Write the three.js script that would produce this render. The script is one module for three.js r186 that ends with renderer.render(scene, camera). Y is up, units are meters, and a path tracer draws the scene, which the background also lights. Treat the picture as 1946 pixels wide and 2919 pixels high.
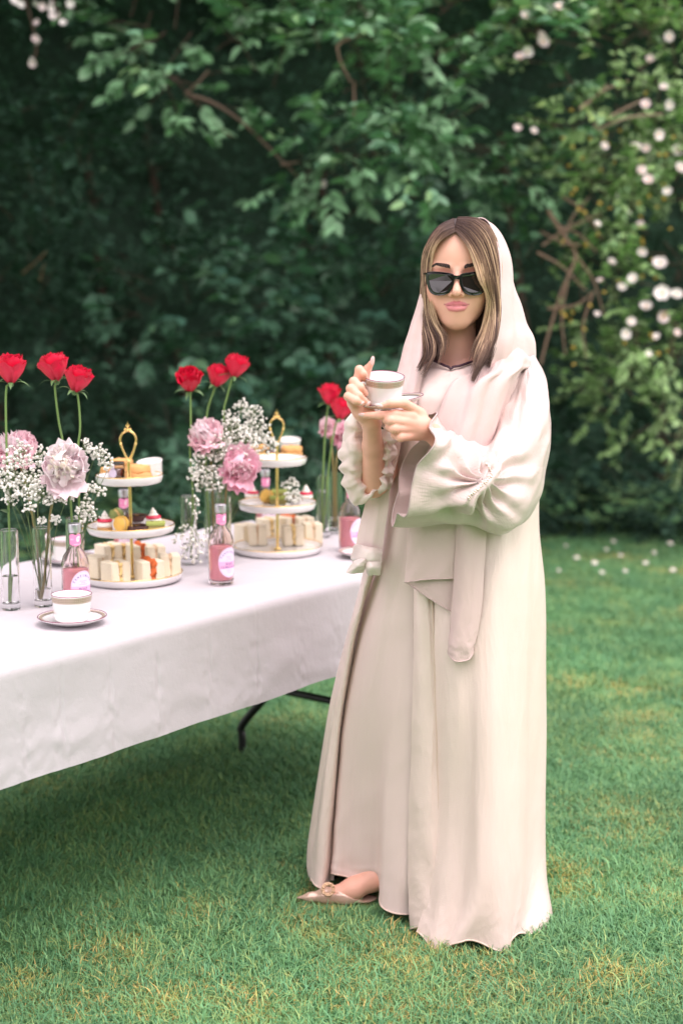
import * as THREE from 'three';
import { mergeGeometries, mergeVertices } from 'three/addons/utils/BufferGeometryUtils.js';
import { MarchingCubes } from 'three/addons/objects/MarchingCubes.js';
import { RoundedBoxGeometry } from 'three/addons/geometries/RoundedBoxGeometry.js';
import { ImprovedNoise } from 'three/addons/math/ImprovedNoise.js';

// ---------- camera, sky, sun, exposure ----------
const W0 = 1946, H0 = 2919, FPX = 4054, EYE = 1.49, PITCH = 8.28 * Math.PI / 180;
const scene = new THREE.Scene();
const camera = new THREE.PerspectiveCamera(2 * Math.atan(H0 / 2 / FPX) * 180 / Math.PI, W0 / H0, 0.05, 200);
camera.position.set(0, EYE, 0);
camera.rotation.set(-PITCH, 0, 0);
camera.focus = 3.2;
camera.userData.fStop = 2.0;
const renderer = new THREE.WebGLRenderer({ antialias: true });
renderer.toneMapping = THREE.LinearToneMapping;
renderer.toneMappingExposure = 2.03;
renderer.shadowMap.enabled = true;
{ // an even overcast sky, brighter overhead
  const w = 64, h = 32, a = new Float32Array(w * h * 4);
  for (let j = 0; j < h; j++) for (let i = 0; i < w; i++) {
    const el = ((j + 0.5) / h - 0.5) * Math.PI, s = Math.max(0, Math.sin(el)), k = (j * w + i) * 4;
    const L = 1.0 + 0.42 * s;
    a[k] = L * 1.03; a[k + 1] = L * 0.945; a[k + 2] = L * 1.0; a[k + 3] = 1;
  }
  const t = new THREE.DataTexture(a, w, h, THREE.RGBAFormat, THREE.FloatType);
  t.mapping = THREE.EquirectangularReflectionMapping; t.magFilter = THREE.LinearFilter; t.needsUpdate = true;
  scene.background = t; scene.environment = t;
}
const sun = new THREE.DirectionalLight(0xffefe8, 0.9);
sun.position.set(2.0, 7.2, -1.4); sun.target.position.set(0, 0.8, -3.6);
sun.castShadow = true; sun.shadow.radius = 45; sun.shadow.mapSize.set(2048, 2048);
Object.assign(sun.shadow.camera, { left: -6, right: 6, top: 6, bottom: -6, near: 0.5, far: 30 });
scene.add(sun, sun.target);

// ---------- helpers ----------
let seed = 7;
const rnd = () => { seed = (seed * 1664525 + 1013904223) >>> 0; return seed / 4294967296; };
const rr = (a, b) => a + (b - a) * rnd();
const pick = (a) => a[Math.floor(rnd() * a.length)];
const V = (x, y, z) => new THREE.Vector3(x, y, z);
const noise = new ImprovedNoise();
const N3 = (x, y, z = 0) => noise.noise(x, y, z);
const clamp = (x, a = 0, b = 1) => Math.min(b, Math.max(a, x));
const ss = (a, b, x) => { const t = clamp((x - a) / (b - a)); return t * t * (3 - 2 * t); };
const lerp = (a, b, t) => a + (b - a) * t;
const cp = Math.cos(PITCH), sp = Math.sin(PITCH);
function ray(px, py) { const u = (px - W0 / 2) / FPX, v = (H0 / 2 - py) / FPX; return V(u, -sp + v * cp, -cp - v * sp); }
function P(px, py, d) { const r = ray(px, py); const t = d / -r.z; return V(r.x * t, EYE + r.y * t, -d); }          // the point at that forward distance
function onY(px, py, y) { const r = ray(px, py); const t = (y - EYE) / r.y; return V(r.x * t, y, r.z * t); }       // the point on a level plane
const TY = 0.745;
const T = (px, py) => onY(px, py, TY), G = (px, py) => onY(px, py, 0);
const Q = (a) => P(a[0], a[1], a[2]);
const scl = (d) => d / FPX;                         // metres per photograph pixel near that distance

const taken = {};
function numbered(n) { const k = taken[n] = (taken[n] ?? -1) + 1; return k ? `${n}_${String(k).padStart(3, '0')}` : n; }
function tag(o, label, category, group, kind) {
  o.userData = {}; if (label) o.userData.label = label; if (category) o.userData.category = category;
  if (group) o.userData.group = group; if (kind) o.userData.kind = kind; return o;
}
function thing(name, label, category, pos = V(0, 0, 0), group, yaw = 0) {
  const o = new THREE.Group(); o.name = numbered(name); o.position.copy(pos); o.rotation.y = yaw; scene.add(o);
  return tag(o, label, category, group);
}
function part(name, geo, mat, parent, label) {
  const m = new THREE.Mesh(geo, mat); m.name = name; m.castShadow = m.receiveShadow = true; parent.add(m);
  if (label) m.userData.label = label; return m;
}
function again(o, name, label, pos, yaw = 0) {
  const c = o.clone(); c.name = numbered(name); c.userData = { ...o.userData, label }; c.position.copy(pos); c.rotation.y = yaw; scene.add(c); return c;
}
function structure(name, geo, mat, label) { const m = new THREE.Mesh(geo, mat); m.name = name; m.receiveShadow = m.castShadow = true; scene.add(m); tag(m, label, null, null, 'structure'); return m; }
const std = (r, g, b, rough = 0.7, more = {}) => new THREE.MeshPhysicalMaterial({ color: new THREE.Color().setRGB(r, g, b), roughness: rough, side: THREE.DoubleSide, ...more });
function tex(w, h, fn, srgb, repeat) {
  const a = new Uint8Array(w * h * 4);
  for (let j = 0; j < h; j++) for (let i = 0; i < w; i++) { const c = fn(i / w, j / h, i, j); const k = (j * w + i) * 4; for (let q = 0; q < 3; q++) a[k + q] = clamp(c[q]) * 255; a[k + 3] = 255; }
  const t = new THREE.DataTexture(a, w, h); t.wrapS = t.wrapT = THREE.RepeatWrapping; t.magFilter = THREE.LinearFilter; t.minFilter = THREE.LinearMipmapLinearFilter; t.generateMipmaps = true;
  if (srgb) t.colorSpace = THREE.SRGBColorSpace; if (repeat) t.repeat.set(...repeat); t.needsUpdate = true; return t;
}
function tnoise(x, y, p, z = 0) { // noise that tiles after p (or p[0] across and p[1] up)
  const a = p[0] ?? p, b = p[1] ?? p, fx = x / a, fy = y / b;
  return (N3(x, y, z) * (1 - fx) + N3(x - a, y, z) * fx) * (1 - fy) + (N3(x, y - b, z) * (1 - fx) + N3(x - a, y - b, z) * fx) * fy;
}
const grey = (f) => (u, v, i, j) => { const x = f(u, v, i, j); return [x, x, x]; };
const curve = (pts, closed = false) => new THREE.CatmullRomCurve3(pts, closed, 'catmullrom', 0.5);
const tube = (pts, r, seg = 24, sides = 7, closed = false) => new THREE.TubeGeometry(curve(pts, closed), seg, r, sides, closed);
function taper(pts, r0, r1, seg = 12, sides = 5) { // a tube whose radius runs from r0 to r1
  const g = tube(pts, 1, seg, sides), c = curve(pts), p = g.attributes.position;
  for (let i = 0; i <= seg; i++) { const o = c.getPointAt(i / seg), r = lerp(r0, r1, i / seg); for (let j = 0; j <= sides; j++) { const k = i * (sides + 1) + j; p.setXYZ(k, o.x + (p.getX(k) - o.x) * r, o.y + (p.getY(k) - o.y) * r, o.z + (p.getZ(k) - o.z) * r); } }
  return g;
}
const lathe = (prof, seg = 48) => new THREE.LatheGeometry(prof.map((p) => new THREE.Vector2(p[0], p[1])), seg);
function merge(list) { // joins geometries with position, normal, uv and, if any has it, colour
  const col = list.some((g) => g.attributes.color);
  list = list.map((g) => {
    g = g.index ? g.toNonIndexed() : g;
    const n = new THREE.BufferGeometry(); n.setAttribute('position', g.attributes.position);
    if (!g.attributes.normal) g.computeVertexNormals(); n.setAttribute('normal', g.attributes.normal);
    n.setAttribute('uv', g.attributes.uv ?? new THREE.BufferAttribute(new Float32Array(g.attributes.position.count * 2), 2));
    if (col) n.setAttribute('color', g.attributes.color ?? new THREE.BufferAttribute(new Float32Array(g.attributes.position.count * 3).fill(1), 3));
    return n;
  });
  return mergeGeometries(list);
}
function gridGeo(nu, nv, fn, uvs = [1, 1]) { // fn(u, v) -> Vector3
  const g = new THREE.BufferGeometry(), p = [], uv = [], ix = [];
  for (let j = 0; j <= nv; j++) for (let i = 0; i <= nu; i++) { const q = fn(i / nu, j / nv); p.push(q.x, q.y, q.z); uv.push(i / nu * uvs[0], j / nv * uvs[1]); }
  for (let j = 0; j < nv; j++) for (let i = 0; i < nu; i++) { const a = j * (nu + 1) + i, b = a + 1, c = a + nu + 1, d = c + 1; ix.push(a, c, b, b, c, d); }
  g.setAttribute('position', new THREE.Float32BufferAttribute(p, 3)); g.setAttribute('uv', new THREE.Float32BufferAttribute(uv, 2)); g.setIndex(ix); g.computeVertexNormals(); return g;
}
function cloth(grid, nu, nv, { closed = false, disp, uvs = [1, 1] } = {}) { // smooth sheet through a net of points, then moved along its normal
  const rows = grid.map((r) => { const c = curve(r, closed); return Array.from({ length: nu + 1 }, (_, i) => c.getPoint(i / nu)); });
  const cols = Array.from({ length: nu + 1 }, (_, i) => { const c = curve(rows.map((r) => r[i])); return Array.from({ length: nv + 1 }, (_, j) => c.getPoint(j / nv)); });
  const g = gridGeo(nu, nv, (u, v) => cols[Math.round(u * nu)][Math.round(v * nv)], uvs);
  if (disp) {
    const plain = disp; if (closed) disp = (u, v, q) => u > 0.88 ? lerp(plain(u, v, q), plain(u - 1, v, q), (u - 0.88) / 0.12) : plain(u, v, q);
    const p = g.attributes.position, n = g.attributes.normal, q = V();
    if (closed) for (let j = 0; j <= nv; j++) { const a = j * (nu + 1), b = a + nu; q.set(n.getX(a) + n.getX(b), n.getY(a) + n.getY(b), n.getZ(a) + n.getZ(b)).normalize(); n.setXYZ(a, q.x, q.y, q.z); n.setXYZ(b, q.x, q.y, q.z); }
    for (let j = 0; j <= nv; j++) for (let i = 0; i <= nu; i++) {
      const k = j * (nu + 1) + i; q.fromBufferAttribute(p, k); const d = disp(i / nu, j / nv, q); p.setXYZ(k, q.x + n.getX(k) * d, q.y + n.getY(k) * d, q.z + n.getZ(k) * d);
    }
    g.computeVertexNormals();
  }
  if (closed) { const n = g.attributes.normal, q = V(); for (let j = 0; j <= nv; j++) { const a = j * (nu + 1), b = a + nu; q.set(n.getX(a) + n.getX(b), n.getY(a) + n.getY(b), n.getZ(a) + n.getZ(b)).normalize(); n.setXYZ(a, q.x, q.y, q.z); n.setXYZ(b, q.x, q.y, q.z); } }
  g.userData.nu = nu; g.userData.nv = nv; return g;
}
function edgeOf(g, which) { // points along an edge of such a sheet
  const { nu, nv } = g.userData, p = g.attributes.position, out = [];
  const at = (i, j) => V().fromBufferAttribute(p, j * (nu + 1) + i);
  if (which === 'bottom') for (let i = 0; i <= nu; i++) out.push(at(i, nv));
  if (which === 'top') for (let i = 0; i <= nu; i++) out.push(at(i, 0));
  if (which === 'left') for (let j = 0; j <= nv; j++) out.push(at(0, j));
  if (which === 'right') for (let j = 0; j <= nv; j++) out.push(at(nu, j));
  return out;
}
const hem = (pts, r) => { const c = new THREE.CatmullRomCurve3(pts); return new THREE.TubeGeometry(c, pts.length * 2, r, 5); };
// field modelling
const smin = (a, b, k) => { const h = clamp(0.5 + 0.5 * (b - a) / k); return lerp(b, a, h) - k * h * (1 - h); };
const smax = (a, b, k) => -smin(-a, -b, k);
function cap(a, b, r0, r1) { // tapered capsule
  const d = b.clone().sub(a), l2 = d.lengthSq() || 1e-9;
  return (x, y, z) => { const px = x - a.x, py = y - a.y, pz = z - a.z, t = clamp((px * d.x + py * d.y + pz * d.z) / l2); const ex = px - d.x * t, ey = py - d.y * t, ez = pz - d.z * t; return Math.sqrt(ex * ex + ey * ey + ez * ez) - lerp(r0, r1, t); };
}
function ell(c, r) { return (x, y, z) => { const a = (x - c[0]) / r[0], b = (y - c[1]) / r[1], d = (z - c[2]) / r[2]; const k = Math.sqrt(a * a + b * b + d * d); const k2 = Math.sqrt((a / r[0]) ** 2 + (b / r[1]) ** 2 + (d / r[2]) ** 2) || 1e-6; return k * (k - 1) / k2; }; }
function march(f, center, half, n) { // a mesh of the surface f = 0
  const mc = new MarchingCubes(n, new THREE.MeshBasicMaterial(), false, false, 400000);
  const s = mc.size, hs = s / 2;
  for (let k = 0; k < s; k++) for (let j = 0; j < s; j++) for (let i = 0; i < s; i++)
    mc.field[k * s * s + j * s + i] = -f(center.x + (i - hs) / hs * half, center.y + (j - hs) / hs * half, center.z + (k - hs) / hs * half);
  mc.isolation = 0; mc.update();
  const c = mc.count, g = new THREE.BufferGeometry(), a = new Float32Array(c * 3);
  for (let i = 0; i < c; i++) { a[i * 3] = center.x + mc.positionArray[i * 3] * half; a[i * 3 + 1] = center.y + mc.positionArray[i * 3 + 1] * half; a[i * 3 + 2] = center.z + mc.positionArray[i * 3 + 2] * half; }
  g.setAttribute('position', new THREE.BufferAttribute(a, 3));
  const m = mergeVertices(g, 1e-5); m.computeVertexNormals();
  // make faces point outwards
  const p = m.attributes.position, nn = m.attributes.normal; let out = 0;
  for (let i = 0; i < p.count; i += 7) { const e = 0.002; out += Math.sign(f(p.getX(i) + nn.getX(i) * e, p.getY(i) + nn.getY(i) * e, p.getZ(i) + nn.getZ(i) * e) - f(p.getX(i), p.getY(i), p.getZ(i))); }
  if (out < 0) { const ix = m.index.array; for (let i = 0; i < ix.length; i += 3) { const t = ix[i]; ix[i] = ix[i + 1]; ix[i + 1] = t; } m.computeVertexNormals(); }
  return m;
}
function paint(g, fn) { const p = g.attributes.position, c = new Float32Array(p.count * 3); for (let i = 0; i < p.count; i++) { const q = fn(p.getX(i), p.getY(i), p.getZ(i), i); c.set(q, i * 3); } g.setAttribute('color', new THREE.BufferAttribute(c, 3)); return g; }
function roughen(g, amp, f, seedz = 0) { g = mergeVertices(g.deleteAttribute('uv').deleteAttribute('normal'), 1e-5); g.computeVertexNormals(); const p = g.attributes.position, n = g.attributes.normal; for (let i = 0; i < p.count; i++) { const d = amp * N3(p.getX(i) * f + seedz, p.getY(i) * f, p.getZ(i) * f); p.setXYZ(i, p.getX(i) + n.getX(i) * d, p.getY(i) + n.getY(i) * d, p.getZ(i) + n.getZ(i) * d); } g.computeVertexNormals(); return g; }
const dummy = new THREE.Object3D();
function mat4(pos, quat, s) { dummy.position.copy(pos); dummy.quaternion.copy(quat); dummy.scale.set(s.x ?? s, s.y ?? s, s.z ?? s); dummy.updateMatrix(); return dummy.matrix.clone(); }
function instanced(name, geo, mat, mats, cols, parent) {
  const m = new THREE.InstancedMesh(geo, mat, mats.length); m.name = name; mats.forEach((q, i) => { m.setMatrixAt(i, q); if (cols) m.setColorAt(i, cols[i]); });
  m.userData.kind = 'stuff'; m.castShadow = m.receiveShadow = true; parent.add(m); return m;
}
const col = (r, g, b) => new THREE.Color().setRGB(r, g, b);
// ---------- lawn ----------
{
  const soil = tex(512, 512, (u, v) => { const a = tnoise(u * 24, v * 24, 24), b = tnoise(u * 90, v * 90, 90, 3), c = tnoise(u * 6, v * 6, 6, 9); const k = 0.5 + 0.5 * a * 0.7 + b * 0.4; return [0.37 + 0.10 * k + 0.06 * c, 0.53 + 0.09 * k + 0.03 * c, 0.34 + 0.07 * k]; }, true, [40, 40]);
  const g = new THREE.PlaneGeometry(120, 120, 1, 1); g.rotateX(-Math.PI / 2);
  structure('ground', g, std(1, 1, 1, 0.95, { map: soil }), 'mown garden lawn of mixed green and straw yellow grass');
  // tufts of blades
  const tufts = [];
  for (let k = 0; k < 5; k++) {
    const p = [], ix = [], nor = [];
    for (let b = 0; b < 48; b++) {
      const x = rr(-0.06, 0.06), z = rr(-0.06, 0.06), a = rr(0, 6.28), h = rr(0.012, 0.04), w = rr(0.0008, 0.0019), lean = rr(0.2, 1.5) * h, dx = Math.cos(a), dz = Math.sin(a), q = p.length / 3;
      const sx = -dz * w, sz = dx * w;
      p.push(x - sx, -0.004, z - sz, x + sx, -0.004, z + sz, x + dx * lean * 0.35 - sx * 0.8, h * 0.6, z + dz * lean * 0.35 - sz * 0.8, x + dx * lean * 0.35 + sx * 0.8, h * 0.6, z + dz * lean * 0.35 + sz * 0.8, x + dx * lean, h * (1 - 0.3 * lean / h * 0.6), z + dz * lean);
      ix.push(q, q + 1, q + 2, q + 1, q + 3, q + 2, q + 2, q + 3, q + 4);
    }
    const g2 = new THREE.BufferGeometry(); g2.setAttribute('position', new THREE.Float32BufferAttribute(p, 3)); g2.setIndex(ix); g2.computeVertexNormals(); tufts.push(g2);
  }
  const spots = [[1000, 2520, 0.16], [1090, 2780, 0.2], [340, 2740, 0.16], [420, 2900, 0.12], [90, 2830, 0.1], [1250, 2860, 0.12], [1640, 2860, 0.14], [1500, 2890, 0.14], [1800, 2100, 0.2], [1690, 2170, 0.12], [1780, 2350, 0.2], [1850, 2070, 0.18], [1600, 2480, 0.12], [880, 2570, 0.12], [700, 2880, 0.14], [150, 2260, 0.12], [240, 2640, 0.09], [900, 2660, 0.14], [1180, 2740, 0.15], [620, 2800, 0.1], [1400, 2800, 0.1], [1750, 2800, 0.12], [560, 2620, 0.08], [1680, 2560, 0.1], [1880, 2560, 0.12], [1050, 2880, 0.14], [200, 2900, 0.12]].map(([a, b, r]) => { const q = G(a, b); return [q.x, q.z, r]; });
  const mats = [[], [], [], [], []], cols = [[], [], [], [], []], q = new THREE.Quaternion(), Y = V(0, 1, 0);
  function lay(n, d0, d1, wide) {
    for (let i = 0; i < n; i++) {
      const d = Math.sqrt(lerp(d0 * d0, d1 * d1, rnd())), x = rr(-1, 1) * (0.26 * d + wide), z = -d;
      const under = ((x - 0.27) / 0.30) ** 2 + ((d - 3.47) / 0.345) ** 2 < 1;
      const short = under ? 0.3 : x < 0.12 && x > -0.16 && d > 3.3 && d < 3.5 ? 0.45 : 1;
      let dry = ss(0.08, 0.5, N3(x * 2.1, z * 2.1, 5) * 0.8 + 0.5 * N3(x * 7, z * 7, 1) - 0.02) * 0.7;
      for (const s of spots) { const r = Math.hypot(x - s[0], z - s[1]) / s[2]; dry = Math.max(dry, 0.95 * ss(1.25, 0.2, r + 0.5 * N3(x * 9, z * 9, 2))); }
      const isDry = rnd() < dry * 0.55, t = rnd(), k = Math.floor(rnd() * 5), tone = 1 + 0.35 * N3(x * 1.3, z * 1.3, 8);
      const c = isDry ? (t < 0.5 ? col(0.60, 0.45, 0.15) : col(0.48, 0.45, 0.12)) : t < 0.45 ? col(0.108 * tone, 0.28 * tone, 0.122 * tone) : t < 0.85 ? col(0.16 * tone, 0.35 * tone, 0.138 * tone) : col(0.29, 0.42, 0.14);
      q.setFromAxisAngle(Y, rr(0, 6.28)); const s = rr(0.75, 1.25) * (isDry ? 0.8 : 1) * short;
      mats[k].push(mat4(V(x, 0, z), q, V(s, s * rr(0.7, 1.15), s))); cols[k].push(c);
    }
  }
  lay(19000, 1.7, 5, 0.25); lay(26000, 5, 11, 0.7);
  const gm = std(1, 1, 1, 0.62);
  const grass = new THREE.Group(); grass.name = 'grass'; scene.add(grass);
  tag(grass, 'short green and dry straw coloured blades covering the lawn', 'grass', null, 'stuff');
  for (let k = 0; k < 5; k++) { const m = instanced('grass_blades', tufts[k], gm, mats[k], cols[k], grass); }
  // daisies far out on the lawn
  const dm = std(0.85, 0.83, 0.8, 0.6), ym = std(0.7, 0.45, 0.05, 0.8);
  const petals = merge(Array.from({ length: 9 }, (_, k) => { const e = new THREE.SphereGeometry(1, 6, 4); e.scale(0.009, 0.0015, 0.004); e.translate(0.011, 0, 0); e.rotateY(k / 9 * 6.283); return e; }));
  const first = thing('daisy', 'small white daisy blurred in the lawn beside the dark hedge', 'daisy', G(1712, 1650), 'daisies scattered in the lawn beyond the robe');
  const hd = part('petals', petals, dm, first); hd.position.y = 0.06; const eye = part('flower_center', new THREE.SphereGeometry(0.005, 8, 6), ym, first); eye.position.y = 0.062; part('stem', tube([V(0, 0, 0), V(0.004, 0.03, 0), V(0, 0.06, 0)], 0.0012, 6, 5), std(0.08, 0.2, 0.06), first);
  first.rotation.x = 0.5; first.scale.setScalar(0.8);
  for (const [a, b] of [[1725, 1582], [1765, 1600], [1610, 1570], [1690, 1628], [1778, 1645], [1905, 1570], [1912, 1646], [1640, 1610], [1860, 1592], [1590, 1640], [1745, 1560], [1835, 1625]]) { const c = again(first, 'daisy', first.userData.label, G(a, b), rr(0, 6)); c.rotation.x = 0.5; c.scale.setScalar(rr(0.55, 1.05)); }
}
// ---------- hedge and shrubs ----------
function leafGeo(len, wid, fold, bend) {
  return gridGeo(2, 5, (u, v) => { const s = (u - 0.5) * 2, w = wid * 0.5 * Math.pow(Math.sin(Math.PI * Math.pow(clamp(v, 0.02, 0.98), 0.8)), 0.75); return V(s * w, Math.abs(s) * w * fold - bend * len * v * v, len * v); });
}
const leafMat = [col(1, 1, 1), col(0.8, 0.9, 1), col(1.25, 1.15, 0.95), col(0.65, 0.75, 0.8)];
const barkMat = std(0.09, 0.055, 0.04, 0.9), twigMat = std(0.20, 0.13, 0.10, 0.9);
const FR = (px, d) => (px - W0 / 2) / FPX * d;
function shrub(name, label, category, blobs, o) {
  // blobs: [px, py, forward distance, radius in pixels of the photograph at that distance]; sprays of leaves on twigs over each mound
  const c0 = P(blobs[0][0], 1500, blobs[0][2]); const root = thing(name, label, category, V(c0.x, 0, c0.z + 0.0));
  const base = root.position, leaves = [], twigs = [];
  const up = V(0, 1, 0), q = new THREE.Quaternion(), q2 = new THREE.Quaternion(), X = V(1, 0, 0), Zv = V(0, 0, 1);
  for (const [px, py, d, rp] of blobs) {
    const c = P(px, py, d), r = rp * scl(d), n = Math.round(o.density * r * r * 4);
    for (let i = 0; i < n; i++) {
      // direction, mostly to the viewer's side and up
      const dir = V(rr(-1, 1), rr(-0.9, 1), rr(-0.5, 1)); if (dir.lengthSq() > 1 || dir.lengthSq() < 0.05) { i--; continue; } dir.normalize();
      const lump = 1 + 0.28 * N3(dir.x * 2.2 + px, dir.y * 2.2, dir.z * 2.2 + py), k = r * lump * (rnd() < 0.6 ? rr(0.85, 1.05) : rr(0.45, 0.9));
      const a = c.clone().addScaledVector(dir, k); if (a.y < 0.05) continue;
      if (N3(a.x * 1.9, a.y * 2.4, a.z * 1.9) + 0.5 * N3(a.x * 5, a.y * 6, 3) < (o.gap ?? -0.05)) continue;
      const grow = dir.clone().multiplyScalar(0.8).add(V(rr(-0.7, 0.7), rr(-0.5, 0.6) + o.rise, rr(-0.2, 0.6))).normalize(), L = o.spray * rr(0.6, 1.2), b = a.clone().addScaledVector(grow, L);
      if (o.twigs && rnd() < o.twigs) twigs.push(taper([a.clone().addScaledVector(grow, -L * 1.2).sub(base), a.clone().sub(base), b.clone().sub(base)], 0.004, 0.0015, 4, 4));
      const m = Math.round(o.per * rr(0.7, 1.3)), tone = rr(0.55, 1.5);
      for (let j = 0; j < m; j++) {
        const t = (j + 0.5) / m, at = a.clone().lerp(b, t); const side = up.clone().cross(grow).normalize(); if (j % 2) side.negate();
        const ld = grow.clone().multiplyScalar(rr(0.2, 0.8)).addScaledVector(side, rr(0.4, 1)).add(V(rr(-0.3, 0.3), rr(-0.45, 0.15), rr(-0.2, 0.4))).normalize();
        q.setFromUnitVectors(Zv, ld); const flat = V(0, 1, 0).applyQuaternion(q); q2.setFromAxisAngle(ld, rr(-0.7, 0.7) - Math.atan2(flat.dot(side), flat.y) * 0.6); q.premultiply(q2);
        const s = o.leaf * rr(0.65, 1.25), shade = tone * rr(0.75, 1.25);
        leaves.push({ m: mat4(at.clone().sub(base), q, s), c: col(o.color[0] * shade, o.color[1] * shade, o.color[2] * shade), d: -at.z - 0.0, x: at.x, y: at.y, out: k / (r * lump), k: Math.floor(rnd() * 3) });
      }
    }
  }
  const geos = [leafGeo(1, o.wide, 0.25, 0.12), leafGeo(1, o.wide * 0.85, 0.4, 0.25), leafGeo(1, o.wide * 1.1, 0.15, 0.05)];
  const spec = { specularIntensity: o.spec ?? 0.8 }, base_m = std(1, 1, 1, o.rough ?? 0.42, spec);
  // the nearest ones in view are parts of their own
  leaves.forEach((l) => { const v = l.y - EYE + 0.1455 * -(-l.d); l.in = Math.abs(l.x) < 0.235 * l.d && l.y < EYE + 0.204 * l.d && l.y > 0.3; });
  const order = leaves.filter((l) => l.in && l.out > 0.8).sort((a, b) => a.d - b.d).slice(0, o.parts ?? 220);
  const single = new Set(order), tints = leafMat.map((t) => std(o.color[0] * t.r, o.color[1] * t.g, o.color[2] * t.b, o.rough ?? 0.42, spec));
  order.forEach((l, i) => { const m = part('leaf', geos[l.k], tints[i % 4], root); l.m.decompose(m.position, m.quaternion, m.scale); });
  for (let k = 0; k < 3; k++) { const l = leaves.filter((x) => x.k === k && !single.has(x)); if (l.length) instanced('foliage', geos[k], base_m, l.map((x) => x.m), l.map((x) => x.c), root); }
  if (twigs.length) part('twigs', merge(twigs), o.twigMat ?? barkMat, root).userData.kind = 'stuff';
  root.userData.count = undefined; return root;
}
{
  // old hedge wall behind everything: inner growth (trunks and dense dark wood) and outer leaves
  const hedge = thing('hedge', 'dense dark hedge wall closing the garden behind all shrubs', 'hedge', V(0, 0, -12.2));
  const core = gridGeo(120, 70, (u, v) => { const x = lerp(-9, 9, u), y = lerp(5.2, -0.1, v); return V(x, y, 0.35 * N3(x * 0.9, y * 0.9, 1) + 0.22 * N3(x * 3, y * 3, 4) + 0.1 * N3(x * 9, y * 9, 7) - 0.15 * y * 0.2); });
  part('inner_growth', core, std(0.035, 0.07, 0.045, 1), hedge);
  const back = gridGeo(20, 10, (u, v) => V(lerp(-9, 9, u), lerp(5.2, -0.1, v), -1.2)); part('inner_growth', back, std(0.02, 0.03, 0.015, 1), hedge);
  const shadeRoof = gridGeo(40, 6, (u, v) => { const x = lerp(-9, 9, u); return V(x, 4.75 + 0.3 * N3(x, v * 3, 2) + 0.4 * (1 - v), lerp(-1.2, 3.0, v)); }); part('inner_growth', shadeRoof, std(0.035, 0.07, 0.045, 1), hedge);  // unseen canopy added overhead to keep the hedge interior dark
  for (let i = 0; i < 9; i++) { const x = -4 + i + rr(-0.3, 0.3); part('trunk', taper([V(x, -0.1, 0.05), V(x + rr(-0.2, 0.2), 1.2, 0.0), V(x + rr(-0.5, 0.5), 3, -0.1)], 0.05, 0.03, 8, 7), barkMat, hedge); }
  const m = [], c = [], q = new THREE.Quaternion(), e = new THREE.Euler();
  for (let i = 0; i < 26000; i++) { const x = rr(-5.5, 5.5), y = rr(0, 5.2); const z = 0.35 * N3(x * 0.9, y * 0.9, 1) + 0.22 * N3(x * 3, y * 3, 4) + rr(0.02, 0.28); e.set(rr(-0.2, 1.4), rr(-1.2, 1.2), rr(-1, 1)); q.setFromEuler(e); m.push(mat4(V(x, y, z), q, rr(0.05, 0.085))); const s = rr(0.6, 1.3); c.push(col(0.046 * s, 0.10 * s, 0.063 * s)); }
  for (let i = 0; i < 14000; i++) { const x = rr(-6, 6), z = rr(-0.6, 3.3), y = 4.9 + 0.3 * N3(x, z, 2) + rr(-0.35, 0.35); e.set(rr(-1, 1), rr(0, 6), rr(-1, 1)); q.setFromEuler(e); m.push(mat4(V(x, y, z), q, rr(0.08, 0.14))); const s = rr(0.6, 1.3); c.push(col(0.05 * s, 0.11 * s, 0.07 * s)); }  // leaves covering the canopy added for shade
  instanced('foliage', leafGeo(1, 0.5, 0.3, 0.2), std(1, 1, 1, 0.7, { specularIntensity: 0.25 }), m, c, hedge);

  shrub('evergreen_tree', 'dark evergreen tree with small leaves at the far end behind the red roses', 'tree', [[-60, 250, 9.3, 420], [140, 650, 9.4, 380], [20, 1080, 9.3, 400], [360, 480, 9.5, 300], [330, 980, 9.5, 320], [260, 1380, 9.4, 300], [-150, 1400, 9.2, 300]],
    { gap: 0.05, density: 170, spray: 0.14, per: 9, leaf: 0.052, wide: 0.5, rise: 0.1, twigs: 0.1, color: [0.046, 0.10, 0.063], rough: 0.7, spec: 0.25 });
  shrub('large_leaved_bush', 'bush of broad pale green leaves filling the middle behind the table', 'bush', [[760, 900, 8.9, 260], [560, 1180, 8.8, 240], [980, 640, 8.9, 250], [820, 1180, 8.9, 230], [1060, 980, 9.0, 260], [480, 860, 9.1, 200], [1120, 1250, 9.1, 260], [640, 1420, 9.0, 220]],
    { gap: -0.02, density: 80, spray: 0.2, per: 7, leaf: 0.105, wide: 0.62, rise: 0, twigs: 0.3, color: [0.095, 0.205, 0.128], parts: 280, rough: 0.4 });
  shrub('overhanging_bush', 'leafy bush with arching sunlit shoots along the top of the hedge', 'bush', [[560, 120, 8.3, 230], [820, 60, 8.2, 270], [960, 330, 8.1, 230], [1190, 330, 8.0, 250], [1340, 440, 8.2, 210], [1120, 60, 8.1, 290], [1380, 140, 8.2, 290], [430, 60, 8.5, 150]],
    { gap: -0.1, density: 95, spray: 0.2, per: 8, leaf: 0.088, wide: 0.55, rise: 0.25, twigs: 0.3, color: [0.185, 0.35, 0.185], parts: 280, rough: 0.38 });
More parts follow.
